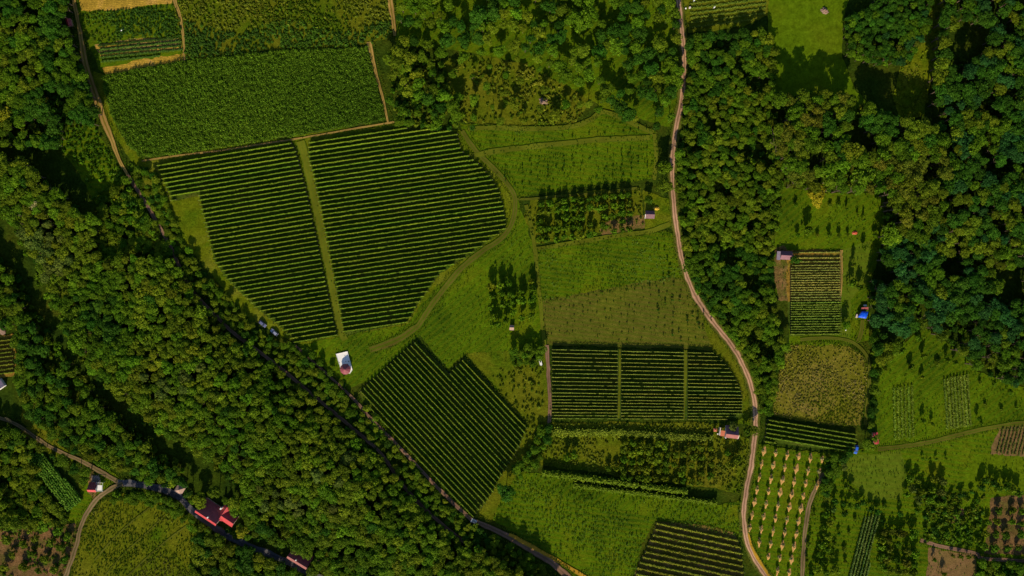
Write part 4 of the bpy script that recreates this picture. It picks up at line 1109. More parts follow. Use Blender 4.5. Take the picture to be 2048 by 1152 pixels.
PAL = {
    'green': (0.074, 0.132, 0.004), 'fresh': (0.098, 0.172, 0.005), 'olive': (0.110, 0.142, 0.005), 'yellow': (0.140, 0.180, 0.006),
    'dark': (0.036, 0.092, 0.005), 'blue': (0.027, 0.084, 0.013), 'brown': (0.112, 0.122, 0.007), 'grey': (0.100, 0.125, 0.014), 'gold': (0.24, 0.215, 0.008), 'tan': (0.36, 0.28, 0.09)}
TONE = {'green': 'mid-green', 'fresh': 'fresh green', 'olive': 'olive-green', 'yellow': 'yellow-green', 'dark': 'dark green', 'blue': 'bluish dark green', 'brown': 'brownish', 'grey': 'grey-green', 'gold': 'golden', 'tan': 'pale dry tan'}
def tint_of(k, r):
    c = np.array(PAL[k]); v = math.exp(0.16 * r.normal()); w = math.exp(0.08 * r.normal())
    return [float(c[0] * v * w), float(c[1] * v), float(c[2] * v)]

def plant(name, x, y, R, h, meshes, tone, label, cat, group, rz=None, flat=0.5, shift=True, squash=1.0):
    """a tree: crown of radius R whose top stands h metres up, trunk below"""
    p = Wl(x, y, h * 0.7) if shift else W(x, y)
    t = empty(name, p, rng.uniform(0, 6.28) if rz is None else rz)
    rzv = min(h * 0.45, R * rng.uniform(0.45, 0.7) * squash) if flat is None else h * flat
    c = mobj('crown', meshes[rng.integers(len(meshes))], t)
    c.location = (0, 0, h - rzv)
    c.scale = (R * rng.uniform(0.9, 1.1), R * rng.uniform(0.9, 1.1), rzv)
    c['tint'] = tint_of(tone, rng)
    tr = mobj('trunk', TRUNK[rng.integers(2)], t)
    tr.scale = (h * 0.8, h * 0.8, h * 0.9)
    tag(t, label, cat, group)
    return t

FIELDS = [MAIZE, WEEDY, TOPSTRIPS, V1L, V1R, V2P, V3P, V4P, STRAWP, V6P, M1P, M2P, M3P, M5P, M6P, DRYP, BRN6, GARD, CLEAR_W, CLEAR_T, CLEAR_R, EAST]

def scatter(poly, spacing, avoid=(), roads=True, r=rng, tries=None, extra=0.0, frame=70):
    """dart throwing inside poly; spacing in metres"""
    P = np.array(poly, float)
    lo, hi = P.min(0), P.max(0)
    lo = np.maximum(lo, -frame); hi = np.minimum(hi, [2048 + frame, 1152 + frame])
    sp = spacing / S
    area = np.prod(hi - lo)
    n = int(tries or area / (sp * sp) * 9)
    C = lo + r.random((n, 2)) * (hi - lo)
    ok = inpoly(C, poly)
    for a in avoid: ok &= ~inpoly(C, a)
    C = C[ok]
    if roads:
        ok = np.ones(len(C), bool)
        for L, c in ROADS: ok &= distline(C, L[::3]) > c + extra / S
        C = C[ok]
    grid, out = {}, []
    for p in C:
        gx, gy = int(p[0] // sp), int(p[1] // sp)
        if any((p[0] - q[0]) ** 2 + (p[1] - q[1]) ** 2 < sp * sp for i in (-1, 0, 1) for j in (-1, 0, 1) for q in grid.get((gx + i, gy + j), ())): continue
        grid.setdefault((gx, gy), []).append(p)
        out.append(p)
    return np.array(out) if out else np.zeros((0, 2))

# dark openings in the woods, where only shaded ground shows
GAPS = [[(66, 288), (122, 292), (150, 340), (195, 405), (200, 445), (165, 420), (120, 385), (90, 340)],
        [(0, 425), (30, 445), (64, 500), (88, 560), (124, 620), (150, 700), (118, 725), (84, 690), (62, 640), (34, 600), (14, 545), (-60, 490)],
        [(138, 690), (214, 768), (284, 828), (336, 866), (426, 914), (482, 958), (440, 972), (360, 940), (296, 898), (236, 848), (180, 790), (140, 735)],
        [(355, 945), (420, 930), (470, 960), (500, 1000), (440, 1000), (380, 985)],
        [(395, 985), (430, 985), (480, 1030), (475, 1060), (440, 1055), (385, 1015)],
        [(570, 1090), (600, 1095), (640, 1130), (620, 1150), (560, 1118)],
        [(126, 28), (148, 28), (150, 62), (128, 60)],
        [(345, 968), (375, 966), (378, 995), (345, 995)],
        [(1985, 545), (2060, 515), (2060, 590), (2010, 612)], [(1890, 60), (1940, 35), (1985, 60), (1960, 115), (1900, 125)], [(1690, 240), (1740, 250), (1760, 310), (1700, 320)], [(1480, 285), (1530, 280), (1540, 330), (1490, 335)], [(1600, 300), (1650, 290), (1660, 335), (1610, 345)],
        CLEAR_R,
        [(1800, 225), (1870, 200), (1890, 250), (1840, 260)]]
ZONES = [
    # name, polygon, spacing, radius range, height range, tones
    ('west wood', [(205, 392), (262, 352), (300, 420), (340, 500), (400, 590), (470, 665), (560, 735), (640, 800), (700, 852), (760, 905), (800, 965), (880, 1050), (960, 1100), (1090, 1180), (1100, 1222), (700, 1222), (640, 1150), (560, 1095), (510, 1040), (475, 965), (420, 922), (330, 872), (280, 835), (205, 770), (140, 690), (112, 620), (72, 550), (52, 500), (10, 430), (-70, 400), (-70, 300), (60, 330), (110, 385), (165, 425), (205, 450)], 4.1, (2.0, 3.9), (8, 13), ('dark', 'green', 'green', 'fresh', 'olive', 'olive', 'yellow', 'grey')),
    ('vineyard-side strip', [(262, 330), (310, 350), (342, 430), (400, 545), (470, 605), (520, 660), (560, 680), (615, 700), (690, 770), (760, 845), (830, 925), (905, 1005), (950, 1050), (1010, 1085), (1070, 1120), (1150, 1200), (1100, 1222), (940, 1090), (840, 1000), (800, 950), (755, 895), (690, 838), (600, 760), (510, 690), (440, 630), (390, 575), (340, 490), (300, 415)], 3.2, (1.2, 2.3), (2.6, 4.6), ('fresh', 'green', 'olive', 'yellow', 'green', 'dark')),
    ('north-west wood', [(-70, -70), (120, -70), (135, 25), (150, 110), (168, 150), (192, 225), (188, 250), (140, 246), (120, 290), (66, 290), (-70, 300)], 4.4, (2.1, 4.0), (8, 12), ('dark', 'green', 'dark', 'green', 'olive', 'fresh')),
    ('south-west wood', [(-70, 460), (30, 540), (62, 592), (95, 652), (140, 720), (240, 832), (300, 882), (360, 927), (440, 968), (500, 1000), (560, 1085), (470, 1075), (380, 1000), (350, 972), (290, 958), (205, 925), (150, 900), (60, 838), (40, 770), (34, 700), (30, 650), (-70, 660)], 4.0, (1.9, 3.4), (6, 10), ('dark', 'green', 'dark', 'olive', 'fresh', 'green')),
    ('gravel-road wood', [(-70, 850), (40, 866), (110, 912), (200, 950), (178, 948), (168, 970), (90, 900), (50, 912), (130, 1030), (128, 1050), (60, 1056), (-70, 1050)], 4.6, (2.2, 3.6), (6, 9), ('green', 'yellow', 'olive', 'dark', 'green')),
    ('bottom-edge wood', [(400, 1070), (440, 1078), (520, 1110), (600, 1150), (640, 1222), (380, 1222), (385, 1120)], 4.6, (2.2, 3.6), (5, 8), ('green', 'fresh', 'dark', 'olive')),
    ('north wood', [(795, -70), (1345, -70), (1352, 60), (1358, 130), (1352, 210), (1338, 250), (1310, 258), (1240, 228), (1206, 212), (1178, 232), (1170, 190), (1120, 140), (1040, 105), (960, 85), (880, 90), (800, 90), (795, 60)], 5.2, (1.9, 3.9), (6, 11), ('green', 'olive', 'fresh', 'dark', 'dark', 'yellow')),
    ('vineyard-top scrub', [(775, 100), (880, 120), (910, 200), (930, 244), (890, 262), (800, 246), (780, 200)], 5.4, (1.8, 3.6), (6, 11), ('yellow', 'olive', 'green', 'fresh', 'dark')),
    ('olive clearing', [(880, 95), (960, 90), (1040, 110), (1150, 170), (1170, 230), (1040, 246), (940, 240), (900, 180)], 9.0, (1.4, 3.0), (3.5, 8), ('yellow', 'olive', 'fresh', 'green')),
    ('roadside wood', [(1376, 74), (1420, 72), (1535, 66), (1550, 110), (1545, 190), (1560, 330), (1560, 420), (1546, 480), (1544, 600), (1572, 690), (1552, 760), (1540, 830), (1520, 826), (1516, 780), (1498, 730), (1470, 680), (1430, 630), (1398, 585), (1376, 530), (1362, 450), (1358, 380), (1356, 300), (1370, 220), (1380, 140)], 3.4, (1.6, 2.9), (5, 8.5), ('fresh', 'olive', 'green', 'yellow', 'green', 'dark')),
    ('east wood', [(1545, 195), (1600, 190), (1680, 195), (1760, 232), (1800, 240), (1860, 240), (1890, 300), (1880, 420), (1840, 480), (1768, 470), (1768, 386), (1640, 383), (1562, 370), (1552, 300)], 4.7, (2.6, 4.4), (13, 18), ('olive', 'brown', 'green', 'olive', 'fresh', 'dark')),
    ('far east wood', [(1886, -70), (2120, -70), (2120, 800), (2060, 775), (1960, 742), (1905, 690), (1850, 650), (1770, 660), (1742, 640), (1742, 560), (1772, 470), (1850, 480), (1884, 420), (1892, 300), (1868, 220), (1872, 120)], 4.5, (2.3, 4.2), (10, 15), ('blue', 'dark', 'green', 'dark', 'olive', 'blue', 'dark')),
    ('wooded island', [(1690, 40), (1745, 10), (1800, -70), (1868, -70), (1856, 60), (1830, 105), (1798, 130), (1745, 128), (1695, 108)], 3.2, (1.5, 2.7), (5, 8), ('dark', 'dark', 'green', 'blue', 'brown')),
    ('hedge belt', [(1745, 660), (1800, 690), (1752, 760), (1745, 850), (1752, 895), (1735, 892), (1738, 760)], 5.0, (1.8, 3.4), (4, 8), ('olive', 'green', 'dark', 'yellow')),
    ('car-side thicket', [(1652, 912), (1700, 905), (1690, 930), (1668, 960), (1655, 1000), (1640, 990)], 3.6, (1.5, 2.6), (3, 5.5), ('dark', 'green', 'grey')),
    ('vineyard thicket', [(1085, 850), (1100, 850), (1095, 890), (1075, 925), (1040, 955), (1030, 940), (1058, 905)], 3.6, (1.4, 2.5), (3, 5), ('green', 'fresh', 'dark')),
    ('trailer-side bushes', [(1020, 705), (1075, 690), (1088, 700), (1075, 728), (1020, 728)], 3.2, (1.6, 2.5), (4.5, 7), ('fresh', 'green', 'green')),
    ('roadside bushes', [(250, 984), (300, 984), (350, 1004), (395, 1045), (450, 1078), (420, 1098), (372, 1045), (300, 1004), (250, 1000), (215, 1002), (230, 988)], 3.4, (1.4, 2.4), (4.5, 6.5), ('green', 'fresh', 'olive', 'dark')),
    ('corner thicket', [(1956, 1124), (2120, 1128), (2120, 1222), (1950, 1222)], 4.2, (1.8, 3.0), (4, 6), ('green', 'olive', 'fresh', 'dark')),
]
SHADELESS = [(175, 385), (340, 380), (380, 510), (205, 520)]
SHADELESS2 = [(20, 930), (60, 935), (130, 1030), (170, 1060), (60, 1080), (0, 1000)]
FOREST_TRACK = [(256, 350), (358, 530), (433, 632), (512, 698), (599, 767), (699, 851), (759, 903), (829, 997), (930, 1085)]
TREES = []          # zone, x, y, R, h, tone
for zi, (zn, poly, sp, rr, hh, tones) in enumerate(ZONES):
    r = np.random.default_rng(500 + zi)
    PZ = scatter(poly, sp * 0.86, GAPS, True, r, extra=sp * 0.02)
    clr = np.full(len(PZ), 1e9)
    for L_, c_ in ROADS: clr = np.minimum(clr, distline(PZ, L_[::3]) - c_ * 0.55)
    for f_ in (V1L, V1R, V2P, MAIZE, M1P, CLEAR_W, GARD, STRAWP): clr = np.minimum(clr, distline(PZ, list(f_) + [f_[0]]) - 2)
    for p, cl in zip(PZ, clr):
        q = r.random() ** 1.2
        if zn in ('east wood', 'far east wood', 'north wood', 'vineyard-top scrub', 'roadside wood', 'south-west wood', 'north-west wood'):
            nz = 1.1 * math.sin(p[0] * 0.041 + 1.3 * zi) * math.sin(p[1] * 0.047 + 0.7 * zi) + 0.6 * math.sin(p[0] * 0.083 - p[1] * 0.061 + zi) + 0.35 * r.normal()
            if nz < (-0.6 if zn == 'north wood' else -0.75 if zn in ('far east wood', 'vineyard-top scrub') else -1.0): continue
        R = rr[0] + (rr[1] - rr[0]) * q
        if zn.endswith(' wood') and r.random() < 0.06: R *= 1.4
        sm = 0.5 + 0.22 * math.sin(p[0] * 0.019 + zi) + 0.22 * math.sin(p[1] * 0.023 - 0.012 * p[0] + 2 * zi)
        wv_ = 0.16 if zn in ('west wood', 'roadside wood', 'wooded island') else 0.4
        h = hh[0] + (hh[1] - hh[0]) * ((1 - wv_) * sm + wv_ * (0.6 * q + 0.4 * r.random()))
        lim = max(1.15, cl * S / 0.72 * r.uniform(0.8, 2.4))
        if lim < R: h *= max(0.55, lim / R); R = lim
        if inpoly(np.array([p]), SHADELESS)[0] or inpoly(np.array([p]), SHADELESS2)[0]: h *= 0.45
        if zn == 'west wood':
            dd = float(distline(np.array([p]), FOREST_TRACK)[0])
            if dd < 80: h *= 0.5 + 0.5 * dd / 80
        # tones come in patches
        m = math.sin(p[0] * 0.021 + zi) + math.sin(p[1] * 0.027 + 2 * zi) + math.sin((p[0] + p[1]) * 0.013) + 1.1 * r.normal()
        k = int(np.clip((m + 3.0) / 6.0, 0, 0.999) * len(tones))
        tone = tones[k]
        if zn == 'west wood':  # sunlit belt along the track put into the tones, outer side darker
            if dd < 170 and tone in ('dark', 'grey') and r.random() < 0.8: tone = 'fresh'
            if dd < 130 and r.random() < 0.35: tone = 'yellow'
            if dd > 260 and tone in ('olive', 'yellow') and r.random() < 0.5: tone = 'dark'
        TREES.append((zn, p[0], p[1], R, h, tone))

LANDMARKS = [('the round house', 688, 725), ('the two parked dark cars', 537, 655), ('the red farmhouse', 435, 1030), ('the little red cottage', 185, 970),
    ('the pyramid-roofed hut', 358, 978), ('the pink-eaved house', 596, 1122), ('the golden stubble strip', 250, 5), ('the maize field', 225, 230),
    ('the bright wood clearing', 190, 320), ('the roadside shed', 1300, 430), ('the blue-tarped hut', 1726, 630), ('the orange and pink house', 1455, 868),
    ('the lilac-roofed shed', 1569, 512), ('the top clearing', 1595, 70), ('the brush pile', 1087, 203), ('the blue car', 1711, 898), ('the dry crop field', 1650, 770),
    ('the sapling meadow', 1200, 300), ('the great vineyard\'s notch', 370, 420), ('the diagonal vineyard', 800, 870), ('the track\'s culvert', 948, 1042), ('the golden top path', 785, 40),
    ('the striped garden beds', 1440, 20), ('the narrow woodland ride', 1860, 120), ('the red tarpaulin', 1709, 466), ('the rectangular plot', 1915, 800), ('the tiny west-edge vineyard', 10, 710),
    ('the gravel road', 80, 880), ('the flowering meadow', 1210, 530), ('the wide vineyard', 1300, 770), ('the photo\'s top west corner', 0, 0), ('the photo\'s top east corner', 2048, 0),
    ('the photo\'s east edge', 2048, 330), ('the photo\'s lower east edge', 2048, 640), ('the photo\'s bottom edge', 760, 1152), ('the photo\'s west edge', 0, 420), ('the white trailer', 1080, 722)]
def place_label(x, y):
    d = [(x - a) ** 2 + (y - b) ** 2 for _, a, b in LANDMARKS]
    i = int(np.argmin(d))
    n, a, b = LANDMARKS[i]
    dx, dy = x - a, y - b
    dist = math.sqrt(d[i])
    far = 'just' if dist < 60 else ('' if dist < 140 else 'well')
    if abs(dy) > 2 * abs(dx): w = 'above' if dy < 0 else 'below'
    elif abs(dx) > 2 * abs(dy): w = 'west of' if dx < 0 else 'east of'
    else: w = ('north' if dy < 0 else 'south') + ('west of' if dx < 0 else 'east of')
    return f'{far} {w} {n}'.strip()

USED = {}
def uniq_label(base, x, y):
    return f'{base} {place_label(x, y)}'

infr = [t for t in TREES if -5 < t[1] < 2053 and -5 < t[2] < 1157]
order = sorted(range(len(TREES)), key=lambda i: -TREES[i][3] if (0 < TREES[i][1] < 2048 and 0 < TREES[i][2] < 1152) else 9)
single = set(order[:300])
rest, LBT = [], []
for i, (zn, x, y, R, h, tone) in enumerate(TREES):
    if i in single:
        LBT.append(plant('broadleaf_tree', x, y, R, h, CROWN, tone, f'{"tall" if h > 12 else "large"} {TONE[tone]} tree in the {zn.replace("the ", "")} {place_label(x, y)}'.replace('great vineyard\'s notch', 'vineyard notch').replace('photo\'s lower east', 'lower east'), 'tree', 'broadleaf trees of the ' + zn, flat=None))
    else:
        rest.append((x, y, R, h, tone))

for t in LBT:
    if len(t['label'].split()) > 16: t['label'] = t['label'].replace(' well ', ' ').replace('in the ', 'in ').replace('tall ', '').replace('large ', '')
by = {}
for t in LBT: by.setdefault(t['label'], []).append(t)
for lb, ts in by.items():
    if len(ts) > 1 and len(lb.split()) <= 14:
        ts.sort(key=lambda t: -t.location.y)
        for k, t in enumerate(ts):
            t['label'] = lb + (', ' + ('uppermost such' if k == 0 else 'lowest such' if k == len(ts) - 1 else nth(k + 1) + ' downwards'))

# ------------------------------------------------------------------ scattered masses
def stuff(name, label, cat, P, rot, scl, tint, var, sources):
    n = len(P)
    me = bpy.data.meshes.new(name)
    me.vertices.add(n)
    me.vertices.foreach_set('co', np.asarray(P, np.float32).ravel())
    for an, data in (('rot', rot), ('scl', scl), ('tint', tint)):
        a = me.attributes.new(an, 'FLOAT_VECTOR', 'POINT'); a.data.foreach_set('vector', np.asarray(data, np.float32).ravel())
    a = me.attributes.new('var', 'INT', 'POINT'); a.data.foreach_set('value', np.asarray(var, np.int32))
    o = mobj(name, me)
    gt = bpy.data.node_groups.new(name, 'GeometryNodeTree')
    gt.interface.new_socket('Geometry', in_out='INPUT', socket_type='NodeSocketGeometry')
    gt.interface.new_socket('Geometry', in_out='OUTPUT', socket_type='NodeSocketGeometry')
    gi, go = gt.nodes.new('NodeGroupInput'), gt.nodes.new('NodeGroupOutput')
    jn = gt.nodes.new('GeometryNodeJoinGeometry')
    def attr(nm, ty):
        x = gt.nodes.new('GeometryNodeInputNamedAttribute'); x.data_type = ty; x.inputs['Name'].default_value = nm
        return x.outputs['Attribute']
    rt, sl, vr = attr('rot', 'FLOAT_VECTOR'), attr('scl', 'FLOAT_VECTOR'), attr('var', 'INT')
    e2r = gt.nodes.new('FunctionNodeEulerToRotation')
    gt.links.new(rt, e2r.inputs[0])
    for k, mesh in enumerate(sources):
        so = bpy.data.objects.new(name + '_source', mesh)
        ip = gt.nodes.new('GeometryNodeInstanceOnPoints')
        oi = gt.nodes.new('GeometryNodeObjectInfo'); oi.inputs['Object'].default_value = so
        cmp = gt.nodes.new('FunctionNodeCompare'); cmp.data_type = 'INT'; cmp.operation = 'EQUAL'
        gt.links.new(vr, cmp.inputs[2]); cmp.inputs[3].default_value = k
        gt.links.new(gi.outputs[0], ip.inputs['Points'])
        gt.links.new(cmp.outputs[0], ip.inputs['Selection'])
        gt.links.new(oi.outputs['Geometry'], ip.inputs['Instance'])
        gt.links.new(e2r.outputs[0], ip.inputs['Rotation'])
        gt.links.new(sl, ip.inputs['Scale'])
        gt.links.new(ip.outputs[0], jn.inputs[0])
    gt.links.new(jn.outputs[0], go.inputs[0])
    o.modifiers.new('scatter', 'NODES').node_group = gt
    return tag(o, label, cat, kind='stuff')

if rest:
    P, sc_, ti = [], [], []
    for x, y, R, h, tone in rest:
        b = Wl(x, y, h * 0.7)
        rz = min(h * 0.45, R * rng.uniform(0.45, 0.7))
        P.append((b[0], b[1], h - rz)); sc_.append((R * rng.uniform(.9, 1.1), R * rng.uniform(.9, 1.1), rz)); ti.append(tint_of(tone, rng))
    n = len(P)
    rot = np.zeros((n, 3)); rot[:, 2] = rng.uniform(0, 6.28, n)
    stuff('woodland', 'dense mass of smaller broadleaf trees filling the woods', 'woodland', 
          P + [Wl(x, y, h * 0.7) for x, y, R, h, tone in rest], np.concatenate([rot, rot]), sc_ + [(h * 0.8, h * 0.8, h * 0.9) for x, y, R, h, tone in rest],
          ti + ti, np.concatenate([rng.integers(0, len(CROWN), n), len(CROWN) + rng.integers(0, 2, n)]), CROWN + TRUNK)

U = []
for zi, (zn, poly, sp, rr, hh, tones) in enumerate(ZONES):
    if zn in ('olive clearing', 'north wood'): continue
    r = np.random.default_rng(700 + zi)
    q = scatter(poly, 3.0 if zi not in (10, 11) else 3.8, GAPS[3:8] if zi not in (10, 11) else GAPS, True, r, tries=int(len(TREES) * 0 + 2.2 * abs(np.prod(np.ptp(np.clip(np.array(poly, float), -70, 2118), axis=0))) / 144))
    U.extend([(p[0], p[1], hh[0]) for p in q])
U = np.array(U)
n = len(U)
hU = np.clip(U[:, 2] * rng.uniform(0.25, 0.55, n), 1.0, 5)
P = np.stack([(U[:, 0] - 1024) * S, (576 - U[:, 1]) * S, hU * 0.5], 1)
rot = np.zeros((n, 3)); rot[:, 2] = rng.uniform(0, 6.28, n)
rU = rng.uniform(1.3, 2.4, n)
tU = np.array([tint_of(('green', 'dark', 'fresh', 'olive')[rng.integers(4)], rng) for _ in range(n)])
stuff('undergrowth', 'leafy undergrowth between the woodland trees', 'undergrowth', P, rot, np.stack([rU, rU, hU * 0.5], 1), tU, rng.integers(0, len(SCROWN), n), SCROWN)

# orchard and garden trees
def orchard(pts, R, h, tones, label, group, name='fruit_tree', cat='tree', meshes=None, flat=0.42, rv=0.2):
    pts = [p for p in pts if -3 < p[0] < 2051 and -3 < p[1] < 1160]
    for i, p in enumerate(pts):
        k = 1 + rv * rng.normal() * 0.6
        k = min(1.4, max(0.6, k))
        tone = tones[rng.integers(len(tones))]
        lb = label(i, p, tone) if callable(label) else label
        plant(name, p[0], p[1], R * k, h * (0.5 + 0.5 * k), meshes or SCROWN, tone, lb, cat, group, flat=flat)

def gridpts(o, u, v, nu, nv, jit=2.0, drop=0.1):
    out = []
    for j in range(nv):
        for i in range(nu):
            if rng.random() < drop: continue
            out.append((o[0] + u[0] * i + v[0] * j + rng.normal() * jit, o[1] + u[1] * i + v[1] * j + rng.normal() * jit, i, j))
    return out
def glab(what, where, colword='column', rowword='row'):
    return lambda i, p, tone: f'{TONE[tone]} {what}, {nth(p[3] + 1)} row down, {nth(p[2] + 1)} from the west, {where}'
orchard(gridpts((1082, 408), (16.2, -1.6), (-0.5, 17.5), 12, 5), 1.9, 4.6, ('green', 'fresh', 'olive', 'green'), glab('tree', 'orchard by the roadside shed'), 'fruit trees beside the roadside shed')
orchard([(983, 573, 0, 0), (1001, 571, 1, 0), (1018, 567, 2, 0), (1043, 584, 3, 0), (1063, 563, 4, 0), (984, 592, 0, 1), (1003, 588, 1, 1), (1022, 590, 2, 1), (1046, 602, 3, 1), (1066, 580, 4, 1), (982, 613, 0, 2), (1006, 607, 1, 2), (1022, 606, 2, 2), (1041, 600, 3, 2), (1064, 598, 4, 2), (986, 632, 0, 3), (1026, 625, 2, 3), (1043, 636, 3, 3), (1063, 632, 4, 3), (985, 650, 0, 4), (996, 649, 1, 4), (1012, 641, 2, 4)], 1.9, 5.6, ('fresh', 'green', 'fresh', 'yellow'), glab('fruit tree', 'orchard between two meadows'), 'slender fruit trees between the meadows', flat=0.45)
orchard(gridpts((1248, 886), (17.5, 1.2), (-1, 17), 11, 5, 2.5), 1.9, 3.9, ('olive', 'green', 'yellow', 'olive'), glab('tree', 'orchard below the wide vineyard'), 'fruit trees of the olive orchard')
orchard([(1134, 914), (1148, 910)], 2.0, 5.6, ('fresh', 'green'), lambda i, p, tone: ('westernmost' if i == 0 else 'second') + ' of two lone tall trees in the weedy half of the olive orchard', 'lone orchard trees', flat=0.42)
orchard([(1217, 938), (1232, 938), (1248, 945)], 1.5, 4.2, ('yellow', 'olive'), lambda i, p, tone: f'{nth(i + 1)} from the west of three small trees above the dark hedge', 'small trees above the hedge')
orchard([(1455, 905), (1462, 930), (1474, 920), (1440, 930)], 2.0, 5.0, ('olive', 'brown', 'green'), lambda i, p, tone: f'{TONE[tone]} tree {["above","farthest below","east of","west of"][i]} its neighbours at the olive orchard\'s roadside end', 'roadside orchard trees')
orchard(gridpts((1978, 1020), (23, 1), (-3, 25), 4, 4, 2.0, 0.05), 1.9, 4.0, ('green', 'olive', 'green'), glab('tree', 'red-brown east-edge orchard'), 'trees of the red-brown orchard plot')
orchard([(12, 1080), (45, 1088), (25, 1110), (70, 1078), (100, 1085), (62, 1110), (90, 1120), (120, 1095), (135, 1075), (8, 1135), (45, 1135), (75, 1142), (105, 1140), (128, 1120), (115, 1062), (60, 1062)], 2.2, 4.0, ('olive', 'green', 'yellow'), lambda i, p, tone: f'{TONE[tone]} fruit tree on the south-west red-brown soil, {nth(i + 1)} of the loose group', 'fruit trees on red-brown soil')
orchard([(1820, 958), (1836, 962), (1868, 958), (1887, 964), (1826, 978), (1846, 984), (1866, 980), (1884, 985), (1815, 990), (1838, 1000), (1860, 1000), (1878, 1008)], 2.1, 5.0, ('green', 'olive', 'fresh', 'grey'), lambda i, p, tone: f'{TONE[tone]} tree in the cluster right of the mown meadow, {nth(i + 1)} counted downwards', 'trees right of the mown meadow')
orchard([(1692, 972), (1704, 980), (1671, 1003), (1686, 1008), (1700, 1010), (1716, 1012), (1726, 1005), (1742, 1018), (1757, 1024), (1668, 1020), (1690, 1028)], 1.7, 4.2, ('green', 'dark', 'olive', 'grey'), lambda i, p, tone: f'{TONE[tone]} small tree below the mown meadow, {nth(i + 1)} counted from its top', 'small trees below the mown meadow')
orchard([(1652, 1030), (1660, 1045), (1648, 1055), (1655, 1075), (1646, 1090), (1658, 1100), (1640, 1110), (1650, 1125), (1636, 1140), (1652, 1146), (1672, 1142)], 1.9, 4.6, ('fresh', 'yellow', 'green'), lambda i, p, tone: f'{TONE[tone]} tree beside the pale narrow track, {nth(i + 1)} counted downwards', 'trees beside the pale narrow track')
orchard(gridpts((1766, 1060), (16, 2), (-1, 19), 5, 5, 3.0, 0.12), 2.1, 4.8, ('green', 'olive', 'brown', 'fresh'), glab('tree', 'dense bottom orchard'), 'trees of the dense bottom orchard')
orchard([(1972, 962), (1986, 966), (1998, 975), (2015, 972), (2025, 978), (2038, 985), (1965, 975)], 2.0, 5.0, ('dark', 'green', 'olive'), lambda i, p, tone: f'{TONE[tone]} tree below the smooth olive stubble plot, {nth(i + 1)} of seven', 'trees below the stubble plot')
orchard([(1850, 990), (1868, 992), (1888, 994), (1906, 992), (1925, 990), (1945, 985)], 1.6, 3.2, ('green', 'dark'), lambda i, p, tone: f'{TONE[tone]} bush on the weedy allotment\'s upper edge, {nth(i + 1)} from the west', 'bushes on the allotment edge', 'bush', 'bush', BUSH)
orchard([(1870, 1120), (1888, 1148), (1906, 1112), (1922, 1113), (1938, 1114)], 1.1, 4.0, ('green', 'olive'), lambda i, p, tone: f'slim young tree on the tilled pinkish plot, {nth(i + 1)} from the west', 'slim trees on the tilled plot')
orchard([(1846, 918), (1873, 918), (1893, 917)], 0.9, 2.6, ('green',), lambda i, p, tone: f'{nth(i + 1)} from the west of three small shrubs below the grey grass track', 'three shrubs', 'shrub', 'shrub', BUSH)
orchard([(1848, 842), (1866, 848), (1895, 720), (1912, 725), (1958, 838)], 1.2, 4.6, ('fresh', 'green'), lambda i, p, tone: f'lone slim tree {place_label(p[0], p[1])}, number {["one","two","three","four","five"][i]} of the scattered ones', 'lone slim trees')
for i, (x, y, R, h) in enumerate([(1617, 462, 2.6, 7.0), (1596, 470, 1.2, 3.6), (1636, 470, 1.0, 2.6), (1659, 470, 1.3, 3.6), (1679, 471, 1.1, 3.4), (1697, 470, 1.0, 2.8), (1751, 470, 1.2, 4.0), (1730, 494, 1.3, 5.0), (1710, 530, 1.3, 6.0), (1705, 566, 2.0, 6.0), (1722, 574, 1.9, 5.6), (1742, 548, 1.3, 4.0), (1694, 650, 2.4, 6.2), (1695, 418, 0.7, 4.0), (1716, 430, 0.6, 2.6), (1729, 440, 0.7, 4.5), (1678, 409, 1.0, 2.6), (1660, 410, 1.1, 2.2), (1592, 410, 1.2, 3.0)]):
    tone = ('fresh', 'green', 'olive')[i % 3]
    plant('garden_tree', x, y, R, h, SCROWN, tone, f'{"broad" if R > 1.8 else "slim"} {TONE[tone]} garden tree {place_label(x, y)}, {nth(i + 1)} of the clearing', 'tree', 'scattered trees of the garden clearing', flat=0.45)
